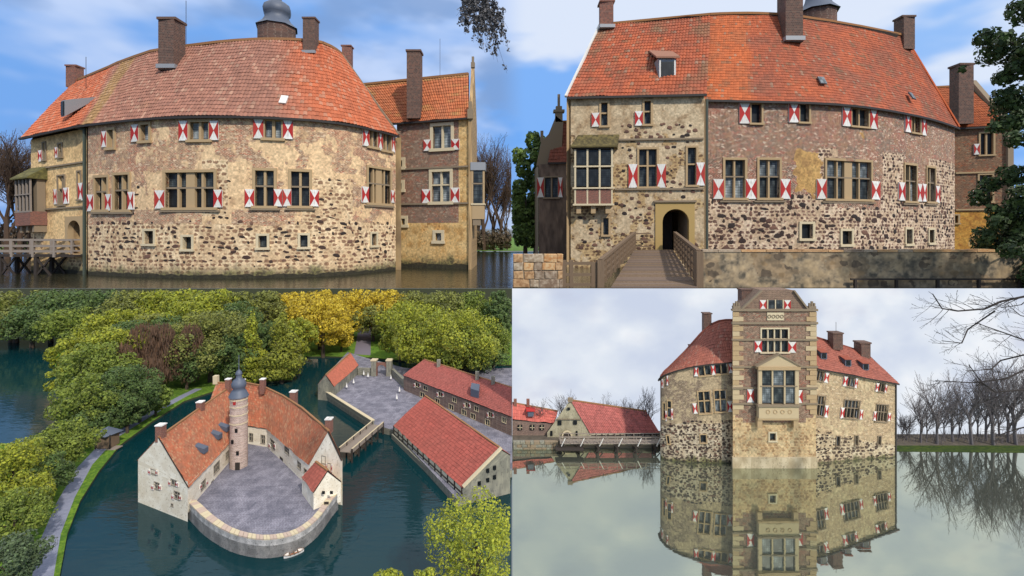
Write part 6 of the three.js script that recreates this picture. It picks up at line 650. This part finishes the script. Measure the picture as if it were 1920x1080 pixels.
[[1058, 93, 722], [1130, 93.1, 735], [1160, 93, 737], [1186, 93.1, 733], [1214, 93.1, 722], [1010, 93, 745]].forEach(([px, d, top], i) => bareTree(['bare tree rising behind the barn gable', 'bare tree behind the left half of the barn roof', 'bare tree behind the middle of the barn roof', 'bare tree behind the right half of the barn roof', 'tall bare tree between barn roof and round castle wall', 'faint bare tree behind the red-roofed house'][i], ex(px, d), 0.8, -d, up(top, d) - 0.8, 740 + i, { clip: lakeClip, bark: farBark, min: 0.022, limbs: 6, depth: 3, group: 'bare trees behind the barn' }));
{ const s = new Shape(), R = rng(19); const m = new THREE.InstancedMesh(new THREE.ConeGeometry(0.05, 1, 3), greyBark, 900); for (let i = 0; i < 900; i++) m.setMatrixAt(i, new THREE.Matrix4().compose(V(68 + 62 * R(), 0.2 + 0.9 * R(), -88.8 - 4.4 * R()), new THREE.Quaternion().setFromEuler(new THREE.Euler((R() - 0.5) * 0.9, R() * 6, (R() - 0.5) * 0.9)), V(1, 1.2 + 1.6 * R(), 1))); m.name = 'undergrowth'; m.userData = { kind: 'stuff', label: 'bare brown undergrowth beneath the trees on the lake bank', category: 'undergrowth' }; scene.add(m); }
{ // limbs hanging in from a tree beside the view
  const d = 56, t = thing('overhanging_tree', 'near bare tree whose dark knotted limbs reach in over the lake, upper right', 'tree', [ex(2010, d), 0, -d]), s = new Shape(), R = rng(88), p = (px, py) => V(ex(px, d), up(py, d), -d + (R() - 0.5) * 2), tw = { min: 0.02, rise: 0, depth: 2, spread: 1.7, clip: lakeClip };
  const tr = new Shape(); tapered(tr, V(ex(2010, d), -0.5, -d), V(ex(2000, d), 34, -d), 0.7, 0.35, 8); mesh('trunk', tr.done(), barkDark, t);
  for (const [l, r] of [[[[2003, 560], [1930, 552], [1880, 566], [1850, 580], [1800, 584], [1775, 580], [1748, 551]], 0.16], [[[1850, 580], [1825, 620], [1790, 640], [1762, 638]], 0.09], [[[2003, 660], [1930, 640], [1900, 628], [1860, 615], [1830, 605]], 0.11], [[[2003, 640], [1930, 657], [1890, 680], [1850, 690], [1800, 692]], 0.12], [[[2003, 690], [1930, 698], [1880, 708], [1830, 720], [1757, 715]], 0.13], [[[2003, 740], [1930, 735], [1880, 740], [1850, 720], [1820, 685]], 0.12], [[[2003, 800], [1940, 790], [1900, 800], [1870, 815]], 0.12], [[[1930, 552], [1905, 570], [1870, 576]], 0.07], [[[2003, 600], [1940, 600], [1905, 590], [1885, 570]], 0.08]]) {
    const q = l.map(([a, b]) => p(a, b)); for (let i = 0; i < q.length - 1; i++) { const f = 1 - 0.75 * i / q.length, f1 = 1 - 0.75 * (i + 1) / q.length; tapered(s, q[i], q[i + 1], r * f, r * f1, 5); if (i) for (let k = 0; k < 3; k++) grow(s, R, q[i].clone().lerp(q[i + 1], R()), V(-0.6 - 0.5 * R(), (R() - 0.55) * 1.6, (R() - 0.5) * 0.6).normalize(), 0.9 + R(), r * f * 0.42, 2, tw); } }
  mesh('limbs', s.done(), barkDark, t); }
// bare trees beyond the round house
const riverClip = (p) => p.x < -0.5;
[[14, 420, 238], [36, 430, 262], [55, 445, 300], [-8, 440, 250], [908, 560, 250], [925, 580, 268], [940, 570, 285], [897, 590, 300], [950, 600, 330]].forEach(([px, d, top], i) => bareTree(['bare brown tree at the far left beyond the footbridge', 'bare tree left of the oriel', 'low bare tree touching the oriel side', 'bare tree cut by the left picture edge', 'bare tree right of the castle gable', 'second bare tree right of the castle gable', 'third bare tree right of the castle gable', 'bare tree behind the box window', 'bare tree at the right end of the meadow bank'][i], ex(px, d), 14.5, -d, up(top, d) - 14.5, 820 + i, { bark: brownBark, clip: riverClip, min: 0.16, group: 'bare trees beyond the round house' }));
{ const t = thing('hedge_row', 'low brown winter hedge along the bank, beyond the moat on both sides', 'hedge', [-60, 15, -556]), R = rng(41), lob = []; for (let i = 0; i < 26; i++) lob.push([-52 + i * 2, 24 + 8 * R(), -562, 6, 10 + 6 * R(), 6]); mesh('foliage', foliage(lob, 2600, 2.2, [[0.1, 0.07, 0.035], [0.17, 0.12, 0.06]], 61, { clip: riverClip, deep: true }), leafMat, t); const t2 = thing('hedge_row', 'brown winter scrub on the far left behind the footbridge', 'hedge', [-420, 15, -450]), l2 = []; for (let i = 0; i < 20; i++) l2.push([-500 + i * 6, 24 + 14 * R(), -452, 9, 14 + 8 * R(), 8]); mesh('foliage', foliage(l2, 2600, 2.6, [[0.1, 0.065, 0.035], [0.18, 0.12, 0.07]], 62, { deep: true }), leafMat, t2); }
{ // twigs hanging into the view from a tree behind the camera
  const t = thing('hanging_branch_tree', 'twigs with small dark leaves hanging in front of the sky by the castle gable', 'tree', [-13, 0, 12]), s = new Shape(), c = new Shape(), R = rng(73), d = 30, p = (px, py) => V(ex(px, d), up(py, d), -d), lob = [];
  tapered(c, V(-13, -1, 12), V(-12, 66, 11), 1.1, 0.4, 9); mesh('trunk', c.done(), bark, t); tapered(s, V(-12, 64, 11), V(-4, 66, -14), 0.3, 0.16, 6); tapered(s, V(-4, 66, -14), p(930, -60), 0.16, 0.07, 6);
  for (let k = 0; k < 60; k++) { let a = p(860 + 66 * R(), -40 + 20 * R()); if (k < 2) tapered(s, p(930, -60), a, 0.05, 0.03, 4); const tx = 842 + 112 * R() ** 0.7, ty = 20 + (tx - 838) * 1 * R() + 14 * R(); const e = p(tx, ty), m = a.clone().lerp(e, 0.5).add(V(0.2 * (R() - 0.5), 0.2, 0)); tapered(s, p(930, -60), a, 0.03, 0.02, 3); tapered(s, a, m, 0.02, 0.014, 3); tapered(s, m, e, 0.014, 0.006, 3); for (let j = 0; j < 11; j++) { const q = (j < 4 ? a.clone().lerp(m, R()) : m.clone().lerp(e, R())); lob.push([q.x, q.y, q.z, 0.2, 0.2, 0.14]); } }
  mesh('limbs', s.done(), barkDark, t); mesh('leaves', foliage(lob, 4600, 0.12, [[0.03, 0.028, 0.026], [0.2, 0.19, 0.19]], 74, { deep: true, clip: (q) => q.x < -0.15 }), leafMat, t); }
{ // dark broadleaf beside the moat wall, trunk just outside the view
  const d = 217, t = thing('shade_tree', 'dark leafy tree crowding in over the moat wall and castle wing on the right', 'tree', [ex(1975, d), bottomTerrace, -d]), s = new Shape(), lob = [], R = rng(5); tapered(s, V(ex(1975, d), 14, -d), V(ex(1965, d), 120, -d - 4), 5, 2.6, 8);
  for (const [x, y, r] of [[1900, 30, 34], [1872, 62, 22], [1908, 80, 36], [1850, 84, 16], [1882, 100, 26], [1838, 92, 12], [1905, 130, 34], [1880, 145, 20], [1868, 118, 18], [1862, 136, 10], [1912, 180, 30], [1898, 175, 18], [1915, 225, 26], [1900, 262, 20], [1885, 235, 14], [1912, 285, 26], [1898, 330, 26], [1872, 345, 18], [1858, 368, 20], [1890, 370, 30], [1866, 400, 24], [1905, 410, 40], [1848, 418, 16], [1862, 446, 26], [1895, 455, 36], [1838, 466, 18], [1915, 480, 40], [1870, 480, 28], [1908, 515, 36], [1876, 510, 24], [1812, 128, 7], [1945, 100, 40], [1950, 200, 44], [1955, 320, 50], [1950, 440, 56], [1850, 505, 18], [1940, 20, 40]]) { const k = d / 900 * r, p = V(ex(x, d), up(y, d), -d + 2 + (R() - 0.5) * 26); lob.push([p.x, p.y, p.z, k, k * 0.9, k]); if (R() < 0.55) tapered(s, V(ex(1966, d), clamp(p.y + 4, 20, 116), -d - 2), p, 0.9, 0.3, 5); }
  mesh('trunk', s.done(), barkDark, t); mesh('crown', foliage(lob, 26000, 1.3, [[0.03, 0.065, 0.012], [0.07, 0.12, 0.02]], 76, { deep: true }), leafMat, t); }
{ // broad tree beyond the right edge of the view; it shades the moat wall
  const t = thing('field_tree', 'broad dark tree standing beyond the right picture edge, shading the moat wall', 'tree', [212, -0.2, -164]), lob = [], R = rng(15), s = new Shape(); tapered(s, V(212, -0.5, -164), V(211, 60, -164), 3, 1.6, 8);
  for (let k = 0; k < 40; k++) { const a = k * 2.4, r = 22 * Math.sqrt(R()); lob.push([212 + Math.cos(a) * r, 48 + 48 * R(), -164 + Math.sin(a) * r, 8, 7, 8]); } mesh('trunk', s.done(), barkDark, t); mesh('crown', foliage(lob, 9000, 2.2, [[0.02, 0.045, 0.01], [0.06, 0.1, 0.02]], 77, { deep: true }), leafMat, t); }
{ const d = 430; [[985, 330, 40], [1004, 300, 34]].forEach(([px, top, w], i) => { const t = thing('green_tree', ['fresh green tree filling the gap left of the gabled tower', 'fresh green tree half behind the gabled tower'][i], 'tree', [ex(px, d + i * 12), 14.5, -d - i * 12]), D2 = d + i * 12, lob = [], R = rng(30 + i), s = new Shape(); for (let k = 0; k < 26; k++) { const py = top - 40 + (500 - top) * R(), x = px + (R() - 0.5) * w * 1.5; lob.push([Math.max(ex(x, D2), 5), up(py, D2), -D2, 7, 8, 7]); } tapered(s, V(ex(px, D2), 14, -D2), V(ex(px, D2), 70, -D2), 2.4, 1, 6); mesh('trunk', s.done(), bark, t); mesh('crown', foliage(lob, 6500, 2.6, [[0.06, 0.12, 0.015], [0.16, 0.24, 0.03]], 90 + i, { clip: (p) => p.x > 0.8 }), leafMat, t); }); }
scene.traverse((o) => { if (o.isMesh) { o.castShadow = true; o.receiveShadow = true; } });
renderer.render(scene, camera);
